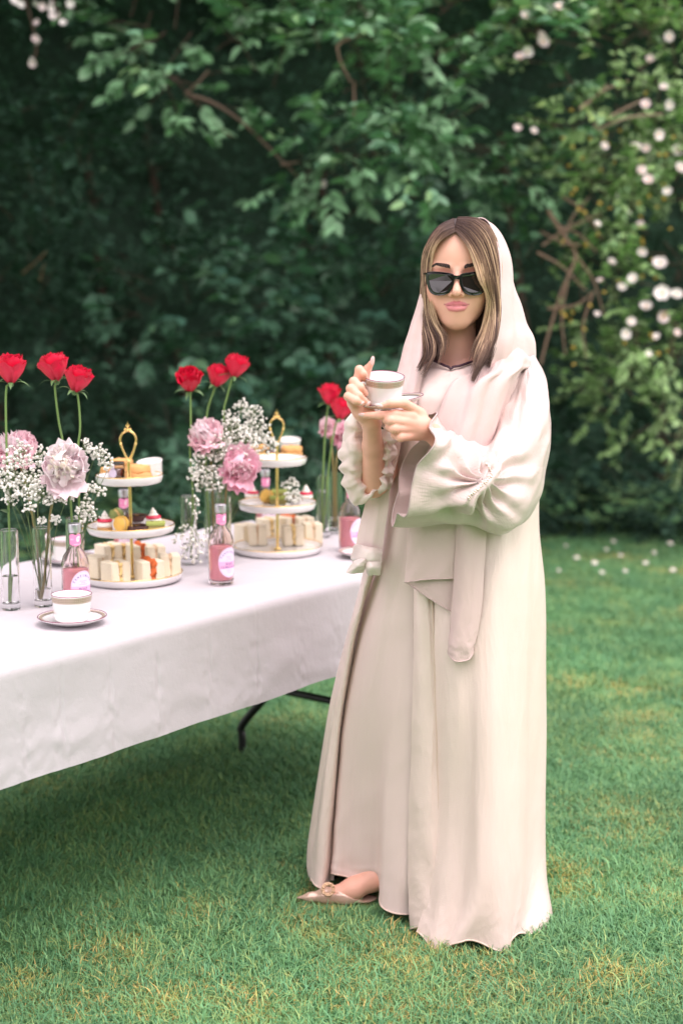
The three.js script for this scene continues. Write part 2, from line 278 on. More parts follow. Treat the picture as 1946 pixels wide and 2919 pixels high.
  const rose = shrub('rose_bush', 'tall rose bush dotted with pale pink blossoms down the right side', 'rose bush', [[1640, 120, 8.2, 300], [1880, 230, 8.1, 310], [1730, 430, 8.2, 200], [1880, 640, 8.2, 230], [1800, 880, 8.3, 210], [1900, 1120, 8.5, 220], [1760, 1080, 8.8, 140]],
    { gap: -0.15, density: 150, spray: 0.16, per: 8, leaf: 0.052, wide: 0.6, rise: 0.15, twigs: 0.35, color: [0.23, 0.365, 0.14], parts: 260, rough: 0.42 });
  shrub('small_leafy_shrub', 'fresh green leafy shoots just right of the headscarf', 'shrub', [[1490, 640, 8.3, 100], [1520, 740, 8.3, 95], [1460, 820, 8.4, 70], [1440, 560, 8.4, 80]],
    { density: 110, spray: 0.16, per: 8, leaf: 0.075, wide: 0.5, rise: 0.15, twigs: 0.3, color: [0.10, 0.21, 0.11], parts: 200 });
  shrub('low_dark_shrub', 'low dark shrub at the lawn edge right of the robe', 'shrub', [[1640, 1330, 9.2, 190], [1830, 1380, 9.2, 180], [1980, 1350, 9.0, 200], [1500, 1380, 9.4, 170], [1600, 1455, 9.3, 110], [1720, 1460, 9.3, 110], [1840, 1455, 9.3, 110], [1950, 1450, 9.2, 110], [1480, 1460, 9.4, 110], [1340, 1440, 9.5, 130], [1180, 1440, 9.5, 130], [1020, 1440, 9.5, 130]],
    { gap: -0.6, density: 130, spray: 0.15, per: 8, leaf: 0.06, wide: 0.55, rise: 0.1, twigs: 0.1, color: [0.045, 0.098, 0.062], parts: 120, rough: 0.7, spec: 0.25 });
  shrub('low_dark_shrub', 'dark low shrub growth close behind the far side of the table', 'shrub', [[60, 1470, 7.0, 200], [330, 1480, 7.2, 190], [560, 1490, 7.5, 160], [-160, 1450, 6.8, 210], [740, 1490, 7.9, 150], [180, 1540, 7.0, 150], [450, 1540, 7.3, 140], [860, 1470, 8.4, 130]],
    { gap: -0.4, density: 150, spray: 0.15, per: 9, leaf: 0.05, wide: 0.5, rise: 0.1, twigs: 0.1, color: [0.045, 0.098, 0.062], parts: 100, rough: 0.7, spec: 0.25 });
  // blossoms on the rose bush
  const pm = [std(0.80, 0.73, 0.71, 0.6), std(0.82, 0.78, 0.75, 0.6), std(0.79, 0.67, 0.66, 0.6)], cm = std(0.75, 0.45, 0.12, 0.8);
  const bg = merge(Array.from({ length: 7 }, (_, k) => { const g = gridGeo(4, 4, (u, v) => { const s = (u - 0.5) * 2, w = 0.024 * Math.sin(Math.PI * (0.12 + 0.8 * v) ) ; return V(s * w, 0.012 * v * v + 0.004 * s * s + (k % 2) * 0.004, 0.005 + 0.03 * v * (1 - 0.15 * s * s)); }); g.rotateY(k / 7 * 6.283); return g; }));
  const bl = [];
  for (const [px, py, s] of [[1885, 838, 1.5], [1925, 840, 1.2], [1840, 875, 1.2], [1886, 905, 1.3], [1795, 918, 1], [1782, 952, 1.1], [1803, 795, 1.1], [1772, 818, 0.9], [1740, 748, 0.9], [1826, 718, 1], [1880, 752, 1.3], [1823, 644, 0.9], [1810, 425, 1.2], [1840, 425, 1], [1825, 488, 1.1], [1846, 515, 1.2], [1875, 385, 1.1], [1838, 300, 1.1], [1905, 300, 1], [1720, 418, 0.8], [1900, 545, 0.9], [1935, 480, 1.3], [1545, 120, 1.2], [1500, 150, 1.2], [1480, 165, 1.1], [1560, 30, 1.3], [1540, 105, 1], [1497, 45, 0.9], [1590, 20, 1.2], [1850, 170, 0.9], [1905, 106, 1], [1700, 640, 0.7], [1930, 430, 1.2], [1475, 365, 0.8], [1520, 375, 0.8], [920, 527, 1.0], [1710, 800, 0.6], [1700, 895, 0.6], [1846, 1010, 0.7], [1928, 950, 0.8], [1870, 960, 0.7], [1760, 560, 0.6], [1890, 250, 0.8], [1790, 610, 0.6]]) {
    const d = px < 1000 ? 8.35 : 7.72 + rr(-0.05, 0.1), c = P(px, py, d).sub(rose.position), b = part('blossom', bg, pick(pm), rose); b.position.copy(c); b.rotation.set(rr(0.7, 1.5), rr(-0.5, 0.5), rr(-0.4, 0.4)); b.scale.set(s * rr(0.7, 0.95), s * 0.9, s * rr(0.7, 0.95));
    const e = part('flower_center', new THREE.SphereGeometry(0.007, 8, 6), cm, b); e.position.y = 0.006;
  }
  for (let i = 0; i < 60; i++) { const b = part('rosebud', bg, std(0.5, 0.36, 0.06, 0.7), rose); b.position.copy(P(rr(1600, 1940), rr(250, 1050), 7.8).sub(rose.position)); b.rotation.set(rr(0, 3), rr(0, 3), rr(0, 3)); b.scale.set(0.35, 0.6, 0.35); }
  // spray of pink blossom hanging in at the far top corner
  const br = thing('blossom_branch', 'hanging branch with small pink blossoms above the dark evergreen', 'branch', P(70, -60, 8.0)), bp = br.position;
  part('stem', tube([P(40, -120, 8), P(90, 60, 8), P(105, 130, 8), P(90, 190, 8)].map((v) => v.sub(bp)), 0.006, 14, 5), barkMat, br); part('stem', tube([P(120, -100, 8), P(160, 20, 8), P(180, 65, 8)].map((v) => v.sub(bp)), 0.005, 12, 5), barkMat, br);
  for (const [px, py] of [[40, 5], [105, 8], [120, 18], [145, 25], [150, 50], [168, 45], [180, 66], [108, 65], [103, 108], [112, 122], [98, 112], [92, 172], [95, 180], [60, 15], [200, 10], [150, 10]]) { const b = part('blossom', bg, pick(pm), br); b.position.copy(P(px, py, 7.95).sub(bp)); b.rotation.set(rr(0.4, 2), rr(-1, 1), rr(-1, 1)); b.scale.setScalar(rr(0.5, 0.75)); }
  // bare branches
  const bare = (label, list, r0, mat, grp) => { const a = Q(list[0][0]); const t = thing('bare_branch', label, 'branch', a, grp); for (const l of list) part('branch', taper(l.map((p) => Q(p).sub(a)), l[0][3] ?? r0, (l[0][3] ?? r0) * 0.5, 16, 6), mat, t); return t; };
  bare('curved brown branch arching down behind the leaves above the roses', [[[530, 268, 8.15], [600, 290, 8.1], [680, 340, 8.1], [755, 410, 8.1], [850, 505, 8.15]], [[530, 268, 8.15], [570, 230, 8.1], [595, 200, 8.1]], [[610, 350, 8.2], [660, 390, 8.2]], [[800, 470, 8.12], [852, 462, 8.1]]], 0.0095, twigMat);
  bare('kinked reddish branch sticking out near the top middle', [[[960, 130, 7.7], [990, 112, 7.7], [1070, 88, 7.7]], [[960, 130, 7.7], [970, 175, 7.7], [1000, 235, 7.7]], [[1010, 330, 7.75], [1008, 230, 7.75]]], 0.0065, std(0.32, 0.2, 0.15, 0.9));
  bare('bundle of pale bare sticks beside the rose bush', [[[1668, 300, 7.7], [1720, 258, 7.65], [1790, 230, 7.65]], [[1690, 360, 7.7], [1760, 320, 7.65], [1830, 285, 7.65]], [[1700, 370, 7.7], [1790, 335, 7.65], [1890, 325, 7.65]], [[1650, 310, 7.7], [1700, 270, 7.7], [1730, 240, 7.7]]], 0.0075, std(0.36, 0.25, 0.19, 0.9));
  bare('tangle of dead brown twigs in the dark gap right of the headscarf', [
    [[1560, 600, 7.86, 0.013], [1610, 680, 7.90], [1640, 730, 7.90], [1600, 830, 7.90], [1560, 960, 7.90], [1540, 1040, 7.90]], [[1640, 730, 7.90], [1690, 800, 7.90], [1720, 900, 7.90]], [[1530, 720, 7.88], [1600, 760, 7.88], [1670, 830, 7.88]], [[1545, 700, 7.90], [1620, 650, 7.88], [1710, 610, 7.90]], [[1600, 560, 7.90], [1660, 600, 7.90], [1715, 680, 7.90]],
    [[1620, 780, 7.88], [1600, 900, 7.88], [1610, 1010, 7.88]], [[1560, 880, 7.90], [1640, 870, 7.88], [1690, 830, 7.90]], [[1580, 640, 7.90], [1650, 670, 7.90], [1700, 720, 7.88]], [[1650, 700, 7.88], [1600, 690, 7.88], [1540, 660, 7.88]], [[1690, 830, 7.90], [1660, 930, 7.90], [1670, 1020, 7.90]], [[1600, 700, 7.88], [1630, 620, 7.88], [1680, 560, 7.88]]], 0.008, std(0.22, 0.14, 0.1, 0.9));
  bare('short orange twig low in the dark evergreen', [[[65, 780, 8.6], [105, 745, 8.55], [135, 715, 8.55]], [[115, 800, 8.6], [128, 750, 8.55]]], 0.005, std(0.2, 0.12, 0.06, 0.9));
  // crown of a tall tree that overhangs the far end and keeps it dark (above the frame)
  const tree = thing('shade_tree', 'spreading crown of a tall tree above the dark evergreen', 'tree', V(-3.2, 0, -10.5)); const tm = [], tc = [];
  part('trunk', taper([V(0, 0, 0), V(0.1, 2.5, 0), V(0.2, 5, 0.4), V(0.5, 6.5, 1.2)], 0.22, 0.08, 12, 9), barkMat, tree);
  for (let i = 0; i < 9000; i++) { const a = rr(0, 6.28), r = Math.sqrt(rnd()); const x = 0.9 + Math.cos(a) * r * 2.6, z = 1.6 + Math.sin(a) * r * 2.2, y = 5.6 + 1.2 * (1 - r * r) + rr(-0.9, 0.5) + 0.6 * N3(x, z, 3); e.set(rr(-1, 1), rr(0, 6), rr(-1, 1)); q.setFromEuler(e); tm.push(mat4(V(x, y, z), q, rr(0.12, 0.2))); const s = rr(0.7, 1.3); tc.push(col(0.04 * s, 0.1 * s, 0.05 * s)); }
  instanced('crown', leafGeo(1, 0.6, 0.3, 0.2), std(1, 1, 1, 0.6), tm, tc, tree);
  // unseen hedge behind the camera, hinted by the sunglasses, added to cut low light
  const opp = thing('hedge', 'tall hedge closing the garden on the photographer\'s side of the lawn', 'hedge', V(0, 0, 7.5)), om = [], oc = [];
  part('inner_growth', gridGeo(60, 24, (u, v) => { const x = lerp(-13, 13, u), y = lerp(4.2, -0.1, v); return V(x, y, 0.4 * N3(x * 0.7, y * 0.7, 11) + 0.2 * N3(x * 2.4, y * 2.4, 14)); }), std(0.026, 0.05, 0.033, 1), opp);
  for (let i = 0; i < 16000; i++) { const x = rr(-13, 13), y = rr(0, 4.2); e.set(rr(-0.2, 1.4), Math.PI + rr(-1.2, 1.2), rr(-1, 1)); q.setFromEuler(e); om.push(mat4(V(x, y, 0.4 * N3(x * 0.7, y * 0.7, 11) - rr(0.02, 0.4)), q, rr(0.08, 0.16))); const s = rr(0.6, 1.3); oc.push(col(0.04 * s, 0.095 * s, 0.055 * s)); }
  instanced('foliage', leafGeo(1, 0.55, 0.3, 0.2), std(1, 1, 1, 0.5), om, oc, opp);
  // second tree, added outside the frame to shade the dark end
  const near = thing('added_tree', 'broad leafy tree added out of view to shade the dark end', 'tree', V(-4.7, 0, -5.4)), nm = [], nc = [];
  part('trunk', taper([V(0, 0, 0), V(0.05, 1.5, 0), V(0.15, 3, 0.1), V(0.1, 4.4, 0)], 0.18, 0.06, 12, 9), barkMat, near);
  for (let i = 0; i < 8; i++) { const a = i * 0.8, h = 1.6 + i * 0.3; part('limb', taper([V(0.08, h, 0), V(Math.cos(a) * 0.8, h + 0.5, Math.sin(a) * 0.8), V(Math.cos(a) * 1.6, h + 0.7, Math.sin(a) * 1.6)], 0.06, 0.015, 8, 6), barkMat, near); }
  for (let i = 0; i < 20000; i++) { const d = V(rr(-1, 1), rr(-1, 1), rr(-1, 1)); if (d.length() > 1) { i--; continue; } const k = 1 + 0.3 * N3(d.x * 3, d.y * 3, d.z * 3); const x = d.x * 2.1 * k, y = 3.6 + d.y * 2.3 * k, z = d.z * 3.2 * k; e.set(rr(-1, 1), rr(0, 6), rr(-1, 1)); q.setFromEuler(e); nm.push(mat4(V(x, y, z), q, rr(0.12, 0.2))); const s = rr(0.7, 1.3); nc.push(col(0.05 * s, 0.12 * s, 0.06 * s)); }
  instanced('crown', leafGeo(1, 0.6, 0.3, 0.2), std(1, 1, 1, 0.6), nm, nc, near);
}
// ---------- table ----------
const TD = V(0.603, 0, -0.798), TN = V(0.798, 0, 0.603);       // along the table (to its far end), and across it (towards the lawn in front)
const onTable = (t, n, y) => V(TD.x * t + TN.x * n, y, TD.z * t + TN.z * n);
const NB = -3.24, NF = -2.31, TE = 3.755, TS = 0.9;              // back edge, front edge, far end, near end
{
  const org = onTable((TE + TS) / 2, (NB + NF) / 2, 0), yaw = Math.atan2(-TD.z, TD.x);
  const t = thing('folding_table', 'long folding table with black tube legs under the white cloth', 'table', org, null, yaw);
  const L = TE - TS - 0.06, W = NF - NB - 0.06;
  const top = new RoundedBoxGeometry(L, 0.04, W, 3, 0.012); top.translate(0, TY - 0.028, 0); part('table_top', top, std(0.7, 0.7, 0.68, 0.6), t);
  const blk = std(0.012, 0.012, 0.013, 0.45), h = W / 2;
  for (const s of [1, -1]) {
    const x = s * (L / 2 - 0.275), leg = (k) => tube([V(x, 0, 0.055 + k * 0.30), V(x, 0.07, 0.055 + k * 0.30), V(x, 0.115, 0.055 + k * 0.295), V(x, 0.255, 0.055 + k * 0.17), V(x, 0.3, 0.055 + k * 0.15), V(x, 0.7, 0.055 + k * 0.15)], 0.0135, 48, 10);
    part('leg', leg(1), blk, t); part('leg', leg(-1), blk, t);
    part('crossbar', tube([V(x, 0.256, -0.12), V(x, 0.256, 0.05), V(x, 0.256, 0.225)], 0.0125, 8, 8), blk, t);
    part('brace', tube([V(x, 0.5, 0.07), V(x - s * 0.5, TY - 0.05, 0)], 0.009, 6, 7), blk, t);
  }
}
{
  // paper cloth: top, long drops on both sides, drop at the far end
  const tAt = (px) => { const r = ray(px, 1800), k = NF / (TN.x * r.x + TN.z * r.z); return (TD.x * r.x + TD.z * r.z) * k; };
  const creases = [60, 170, 309, 445, 596, 730, 852, 960].map(tAt), R = 0.03, DROP = 0.262, Wd = NF - NB;
  const crease = (t, w) => creases.reduce((a, c) => Math.max(a, Math.exp(-(((t - c) / w) ** 2))), 0);
  const quarter = (t) => Math.abs(((t - TS) / 0.235) % 1 - 0.5);
  function prof(a) { // distance across the cloth -> (n, y, outward normal)
    const s1 = DROP - R, s2 = s1 + R * Math.PI / 2, s3 = s2 + Wd - 2 * R, s4 = s3 + R * Math.PI / 2;
    if (a < s1) return [NF, TY - R - (s1 - a), 1, 0];
    if (a < s2) { const f = (a - s1) / R; return [NF - R + R * Math.cos(f), TY - R + R * Math.sin(f), Math.cos(f), Math.sin(f)]; }
    if (a < s3) return [NF - R - (a - s2), TY, 0, 1];
    if (a < s4) { const f = (a - s3) / R; return [NB + R - R * Math.sin(f), TY - R + R * Math.cos(f), -Math.sin(f), Math.cos(f)]; }
    return [NB, TY - R - (a - s4), -1, 0];
  }
  const total = 2 * (DROP - R) + R * Math.PI + Wd - 2 * R, t0 = TS - 0.1;
  const wr = (t, a, drop) => {
    let d = 0.0035 * N3(t * 5, a * 5, 2) + 0.0014 * N3(t * 13, a * 11, 5) + 0.0005 * N3(t * 34, a * 30, 9);
    const c = crease(t + 0.006 * N3(a * 14, t * 2, 3), 0.0045); const pt = ss(-0.25, 0.35, N3(a * 9, t * 4, 1)) * (1 - ss(0.75, 1, drop)); d -= drop * 0.0055 * c * pt; d += drop * 0.0045 * crease(t + 0.006, 0.03) * N3(t * 55, a * 38, 6) * (1 - 0.6 * ss(0.8, 1, drop)); d += drop * 0.0015 * crease(t + 0.018, 0.03);
    d += drop * 0.007 * Math.max(0, N3(t * 6 + a * 7, a * 11 - t * 3, 11)) + drop * 0.004 * ss(0.35, 0.6, N3(t * 2.2, a * 3, 21) + 0.35) * Math.abs(N3(t * 16 - a * 9, a * 20 + t * 5, 17)); d += drop * 0.012 * N3(t * 2.3, 4, 1);
    return d;
  };
  const sheet = gridGeo(1000, 170, (u, v) => {
    const t = lerp(t0, TE - R, u), a = v * total, [n, y, nn, ny] = prof(a), drop = clamp((TY - y) / (DROP));
    const low = (a < 0.5 * total ? a : total - a) < 0.002 ? 1 : 0;
    let d = wr(t, a, drop) * (ny > 0.9 ? 0.35 : 1) + (nn !== 0 ? 0.012 * drop * drop : 0);
    if (ny > 0.9) { const q = ((t - TS) % 0.47) / 0.47; d += 0.0018 * Math.exp(-(((q - 0.5) * 60) ** 2)) + 0.0016 * Math.exp(-(((a - total / 2 + 0.1) * 120) ** 2)) + 0.0012 * Math.exp(-(((a - s2q()) * 90) ** 2)); }
    return onTable(t, n + nn * d, y + ny * d + low * 0.003 * N3(t * 5, 1, 1));
  }, [3, 1.5]);
  function s2q() { return DROP + 0.14; }
  const flap = gridGeo(110, 40, (u, v) => { // far end: over the rounded edge and down
    const n = lerp(NF, NB, u), a = v * (R * Math.PI / 2 + DROP - R), f = Math.min(a / R, Math.PI / 2), dn = Math.max(0, a - R * Math.PI / 2);
    const edge = Math.min(Math.abs(n - NF), Math.abs(n - NB)), rd = edge < R ? R - Math.sqrt(Math.max(0, R * R - (R - edge) ** 2)) : 0;
    const d = 0.004 * N3(n * 6, a * 6, 3) + 0.008 * dn / DROP * Math.sin(n * 12);
    return onTable(TE - R + R * Math.sin(f) + d + 0.03 * dn, n, TY - rd - R * (1 - Math.cos(f)) - dn - 0.001);
  }, [1.2, 0.4]);
  const weave = tex(256, 256, grey((u, v) => 0.5 + 0.3 * tnoise(u * 16, v * 16, 16) + 0.25 * tnoise(u * 50, v * 50, 50, 4)), false, [6, 6]);
  const m = new THREE.Mesh(merge([sheet, flap]), std(0.53, 0.50, 0.525, 0.62, { bumpMap: weave, bumpScale: 0.0008, sheen: 0.2 })); m.name = 'tablecloth'; m.castShadow = m.receiveShadow = true; scene.add(m);
  tag(m, 'white creased paper tablecloth hanging over the long table', 'tablecloth');
}
// ---------- materials of the tableware ----------
const glassMat = std(1, 1, 1, 0.02, { transmission: 1, thickness: 0.004, ior: 1.45, side: THREE.DoubleSide });
const waterMat = std(1, 1, 1, 0.0, { transmission: 1, thickness: 0.04, ior: 1.33 });
const china = std(0.80, 0.785, 0.775, 0.12, { clearcoat: 0.6, clearcoatRoughness: 0.05 });
const goldMat = std(0.95, 0.62, 0.22, 0.18, { metalness: 1 });
const rimMat = std(0.30, 0.06, 0.14, 0.25, { metalness: 0.4 });
const filigree = tex(512, 64, (u, v) => {
  const a = u * 60, f = a - Math.floor(a), dots = Math.hypot(f - 0.5, ((v * 3) % 1) - 0.5) < 0.28 ? 1 : 0, edge = v > 0.8 ? (Math.abs(f - 0.5) < 0.3 ? 1 : 0.2) : 0.6;
  const k = 0.55 + 0.35 * (dots * edge) - 0.12 * (Math.abs(f - 0.5) > 0.42 ? 1 : 0); return [0.58 * k + 0.34, 0.53 * k + 0.31, 0.47 * k + 0.28];
}, true);
const bandMat = std(1, 1, 1, 0.3, { map: filigree, metalness: 0.25 });
const brass = std(0.86, 0.62, 0.25, 0.22, { metalness: 1 });
const stemMat = std(0.16, 0.27, 0.075, 0.5), stemBrown = std(0.25, 0.20, 0.07, 0.6);

// ---------- glass vases ----------
function makeVase(label, pos, r, h, water, ang = 0) {
  const t = thing('cylinder_vase', label, 'vase', pos);
  const ri = r - 0.0028, b = 0.016;
  part('glass', lathe([[0, 0], [r - 0.002, 0], [r, 0.002], [r, h - 0.001], [r - 0.0014, h], [ri, h - 0.001], [ri, b + 0.003], [ri - 0.003, b], [0, b]], 48), glassMat, t);
  if (water) { const w = ri - 0.0004; part('water', lathe([[0, b + 0.0005], [w - 0.003, b + 0.0005], [w, b + 0.0035], [w, water - 0.001], [w - 0.0012, water], [0, water - 0.0012]], 48), waterMat, t); }
  return t;
}
const VR = 0.0228, VH = 0.2;
const vases = {};
for (const [k, px, py, w, label] of [
  ['a', 33, 1737, 0.085, 'glass cylinder vase with one red rose stem, nearest the cloth corner at far left'],
  ['b', 125, 1728, 0.045, 'glass cylinder vase holding the pale cream peony, left of the front bottle'],
  ['c', 218, 1692, 0.07, 'glass cylinder vase behind the front lemonade bottle'],
  ['d', 540, 1608, 0.06, 'glass cylinder vase holding the frontmost rose of the middle group'],
  ['e', 607, 1590, 0.06, 'glass cylinder vase at the back of the middle flower group'],
  ['f', 638, 1610, 0.06, 'glass cylinder vase just behind the middle lemonade bottle'],
  ['g', 921, 1531, 0.15, 'glass vase nearly full of water with two red roses, beside the sleeve'],
  ['h', 955, 1520, 0.05, 'glass vase of pink blooms right behind the fuller vase'],
]) { const p = T(px, py); vases[k] = makeVase(label, p, VR, VH, w); vases[k].userData.p = undefined; delete vases[k].userData.p; vases[k].pos = p; }

// ---------- flowers ----------
function petalSheet(R, H, half, o = {}) { // a petal on a cup round the y axis, facing +z
  const { flare = 0, cupIn = 0.25, ruffle = 0, ph = 0, tip = 0.12, nu = 7, nv = 6 } = o;
  return gridGeo(nu, nv, (u, v) => {
    const s = (u - 0.5) * 2, wdt = half * Math.sqrt(Math.sin(Math.PI * (0.12 + 0.62 * v))) , a = s * wdt;
    const rim = v * v * v, r = R * (cupIn + (1 - cupIn) * Math.sin(Math.min(1, v * 1.25) * Math.PI / 2)) + flare * rim + ruffle * rim * N3(s * 2.5 + ph, v * 3, ph);
    const y = H * (v - tip * s * s * v) + ruffle * 1.2 * rim * N3(s * 4 + ph, 9, ph) - flare * 0.55 * rim;
    return V(Math.sin(a) * r, y, Math.cos(a) * r);
  });
}
const roseMats = [std(0.68, 0.004, 0.045, 0.5, { sheen: 0.4, sheenColor: col(1, 0.3, 0.4) }), std(0.78, 0.007, 0.06, 0.5), std(0.56, 0.003, 0.034, 0.5)];
const leafGreen = std(0.10, 0.20, 0.07, 0.5);
const roseGeos = [];
{
  for (let k = 0; k < 6; k++) roseGeos.push([petalSheet(0.0078, 0.058, 1.7, { cupIn: 0.6, ruffle: 0.004, ph: k, tip: 0.05 }), 0.001]);
  for (let k = 0; k < 6; k++) roseGeos.push([petalSheet(0.0155, 0.059, 1.15, { cupIn: 0.35, flare: 0.000, ruffle: 0.006, ph: k + 7, tip: 0.08 }), 0]);
  for (let k = 0; k < 6; k++) roseGeos.push([petalSheet(0.0225, 0.058, 0.9, { cupIn: 0.25, flare: 0.002, ruffle: 0.008, ph: k + 20, tip: 0.1 }), 0]);
  for (let k = 0; k < 5; k++) roseGeos.push([petalSheet(0.0265, 0.051, 0.85, { cupIn: 0.25, flare: 0.006, ruffle: 0.010, ph: k + 40, tip: 0.14 }), 0]);
}
function sepalGeo() { return gridGeo(2, 6, (u, v) => { const s = (u - 0.5) * 2, w = 0.0055 * Math.sin(Math.PI * (0.3 + 0.68 * v)); return V(s * w, 0.002 + 0.010 * Math.sin(v * 2.4) - 0.010 * v * v, 0.004 + 0.036 * v); }); }
const sepal = sepalGeo();
function makeRose(label, head, px, stemPts, tilt, size = 1, leafAt) { // head: [px, py, d] of the middle of the bloom
  const c = Q(head), b = stemPts[stemPts.length - 1], t = thing('red_rose', label, 'rose', b, 'red roses in the glass vases');
  const h = new THREE.Object3D(); h.position.copy(c).sub(b); h.rotation.set(tilt[0], rr(0, 6), tilt[1], 'ZXY'); h.scale.setScalar(size * 1.1); h.updateMatrix();
  const low = V(0, -0.024, 0).applyMatrix4(h.matrix);
  const put = (name, g, m, M) => { const q = part(name, g, m, t); M.decompose(q.position, q.quaternion, q.scale); return q; };
  roseGeos.forEach(([g, y], k) => { const ring = k < 6 ? 6 : k < 12 ? 6 : k < 18 ? 6 : 5; const M = h.matrix.clone().multiply(new THREE.Matrix4().makeTranslation(0, -0.024 + y, 0)).multiply(new THREE.Matrix4().makeRotationY(k * 6.283 / ring + k * 0.35)); put('petal', g, roseMats[k % 3], M); });
  for (let k = 0; k < 5; k++) put('sepal', sepal, leafGreen, h.matrix.clone().multiply(new THREE.Matrix4().makeTranslation(0, -0.027, 0)).multiply(new THREE.Matrix4().makeRotationY(k * 1.257 + 0.4)));
  const hip = new THREE.SphereGeometry(0.0065, 10, 8); put('hip', hip, leafGreen, h.matrix.clone().multiply(new THREE.Matrix4().makeTranslation(0, -0.026, 0)));
  const pts = [low, ...stemPts.map((p) => p.clone().sub(b))];
  part('stem', taper(pts, 0.0028, 0.0032, 40, 7), stemMat, t);
  if (leafAt) { const p = curve(pts).getPointAt(leafAt), l = part('leaf', leafGeo(0.03, 0.014, 0.3, 0.4), leafGreen, t); l.position.copy(p); l.rotation.set(-0.9, leafAt * 20, 0); }
  return t;
}
const baseOf = (v, dx, dz, y = 0.02) => v.pos.clone().add(V(dx, y, dz));
{
  const L = 3.48;
  makeRose('tallest red rose at far left, alone in its vase', [31, 1060, L], 0, [P(19, 1105, L), P(18, 1210, L), P(25, 1440, L), P(30, 1600, L - 0.005), baseOf(vases.a, -0.002, 0)], [0.15, -0.05], 1.08, 0.6);
  makeRose('red rose behind the cream peony, left one of the crossing pair', [156, 1055, 3.6], 0, [P(157, 1105, 3.6), P(168, 1200, 3.6), P(181, 1268, 3.6), P(202, 1430, 3.6), baseOf(vases.c, -0.006, -0.004)], [0.1, 0.15], 1.08);
  makeRose('red rose leaning right of the crossing pair, lower bloom', [221, 1088, 3.56], 0, [P(222, 1125, 3.56), P(229, 1215, 3.56), P(222, 1290, 3.56), P(226, 1420, 3.56), baseOf(vases.c, 0.008, 0.004)], [0.1, -0.3], 1.0, 0.35);
  makeRose('fully round red rose leftmost of the three in the middle group', [540, 1090, 4.02], 0, [P(543, 1126, 4.02), P(544, 1220, 4.02), P(542, 1290, 4.02), P(550, 1420, 4.02), baseOf(vases.d, 0.004, 0)], [0.5, 0], 1.06);
  makeRose('red rose in the middle of the three above the baby\'s breath', [620, 1077, 4.1], 0, [P(612, 1107, 4.1), P(590, 1180, 4.1), P(586, 1300, 4.1), baseOf(vases.e, -0.006, 0)], [0.1, -0.35], 0.98);
  makeRose('highest red rose, rightmost of the three in the middle group', [673, 1050, 4.08], 0, [P(661, 1080, 4.08), P(645, 1140, 4.08), P(638, 1180, 4.08), P(632, 1400, 4.08), baseOf(vases.f, 0, 0)], [0.1, -0.3], 1.0);
  makeRose('red rose standing tall beside the raised hand', [939, 1130, 4.4], 0, [P(935, 1156, 4.4), P(926, 1240, 4.4), P(921, 1350, 4.4), P(918, 1430, 4.41), baseOf(vases.g, 0.002, 0)], [0.1, -0.05], 1.0);
  makeRose('red rose half hidden by the hand and pale sleeve', [973, 1172, 4.36], 0, [P(958, 1205, 4.36), P(945, 1270, 4.36), P(934, 1360, 4.38), P(930, 1430, 4.4), baseOf(vases.g, -0.004, 0.004)], [0.1, -0.2], 1.0);
}
const pinks = { deep: [std(0.89, 0.43, 0.57, 0.6), std(0.91, 0.53, 0.64, 0.6), std(0.85, 0.36, 0.51, 0.6)], mid: [std(0.90, 0.57, 0.65, 0.6), std(0.92, 0.66, 0.71, 0.6), std(0.87, 0.49, 0.58, 0.6)], pale: [std(0.90, 0.74, 0.78, 0.6), std(0.91, 0.81, 0.83, 0.6), std(0.88, 0.68, 0.73, 0.6)], cream: [std(0.92, 0.84, 0.70, 0.6), std(0.92, 0.86, 0.80, 0.6), std(0.92, 0.80, 0.80, 0.6)] };
for (const l of Object.values(pinks)) for (const m of l) { m.transmission = 0.35; m.thickness = 0; m.roughness = 0.9; m.color.lerp(new THREE.Color(1, 0.93, 0.95), 0.18); }
function raggedPetal(len, wid, curl, ph, teeth) {
  return gridGeo(8, 6, (u, v) => { const s = (u - 0.5) * 2, w = wid * 0.5 * Math.pow(Math.sin(Math.PI * (0.08 + 0.62 * v)), 0.8); const l = len * v * (1 + 0.10 * v * teeth * Math.sin(s * 9 + ph * 3) - 0.10 * s * s * v); return V(s * w, l * Math.cos(curl * v) + 0.006 * N3(s * 3 + ph, v * 4, ph) * v * 2, -l * Math.sin(curl * v) * 0.6 + 0.22 * wid * s * s * v + 0.007 * N3(s * 4 + ph, v * 3, ph) * v * 2); });
}
const guardGeos = [0, 1, 2, 3].map((k) => raggedPetal(0.06, 0.062, 0.5 + 0.25 * k, k * 2.3, 0.7)), innerGeos = [0, 1, 2, 3, 4].map((k) => raggedPetal(0.045, 0.036, 0.5 + 0.3 * k, k * 1.7 + 9, 2.0));
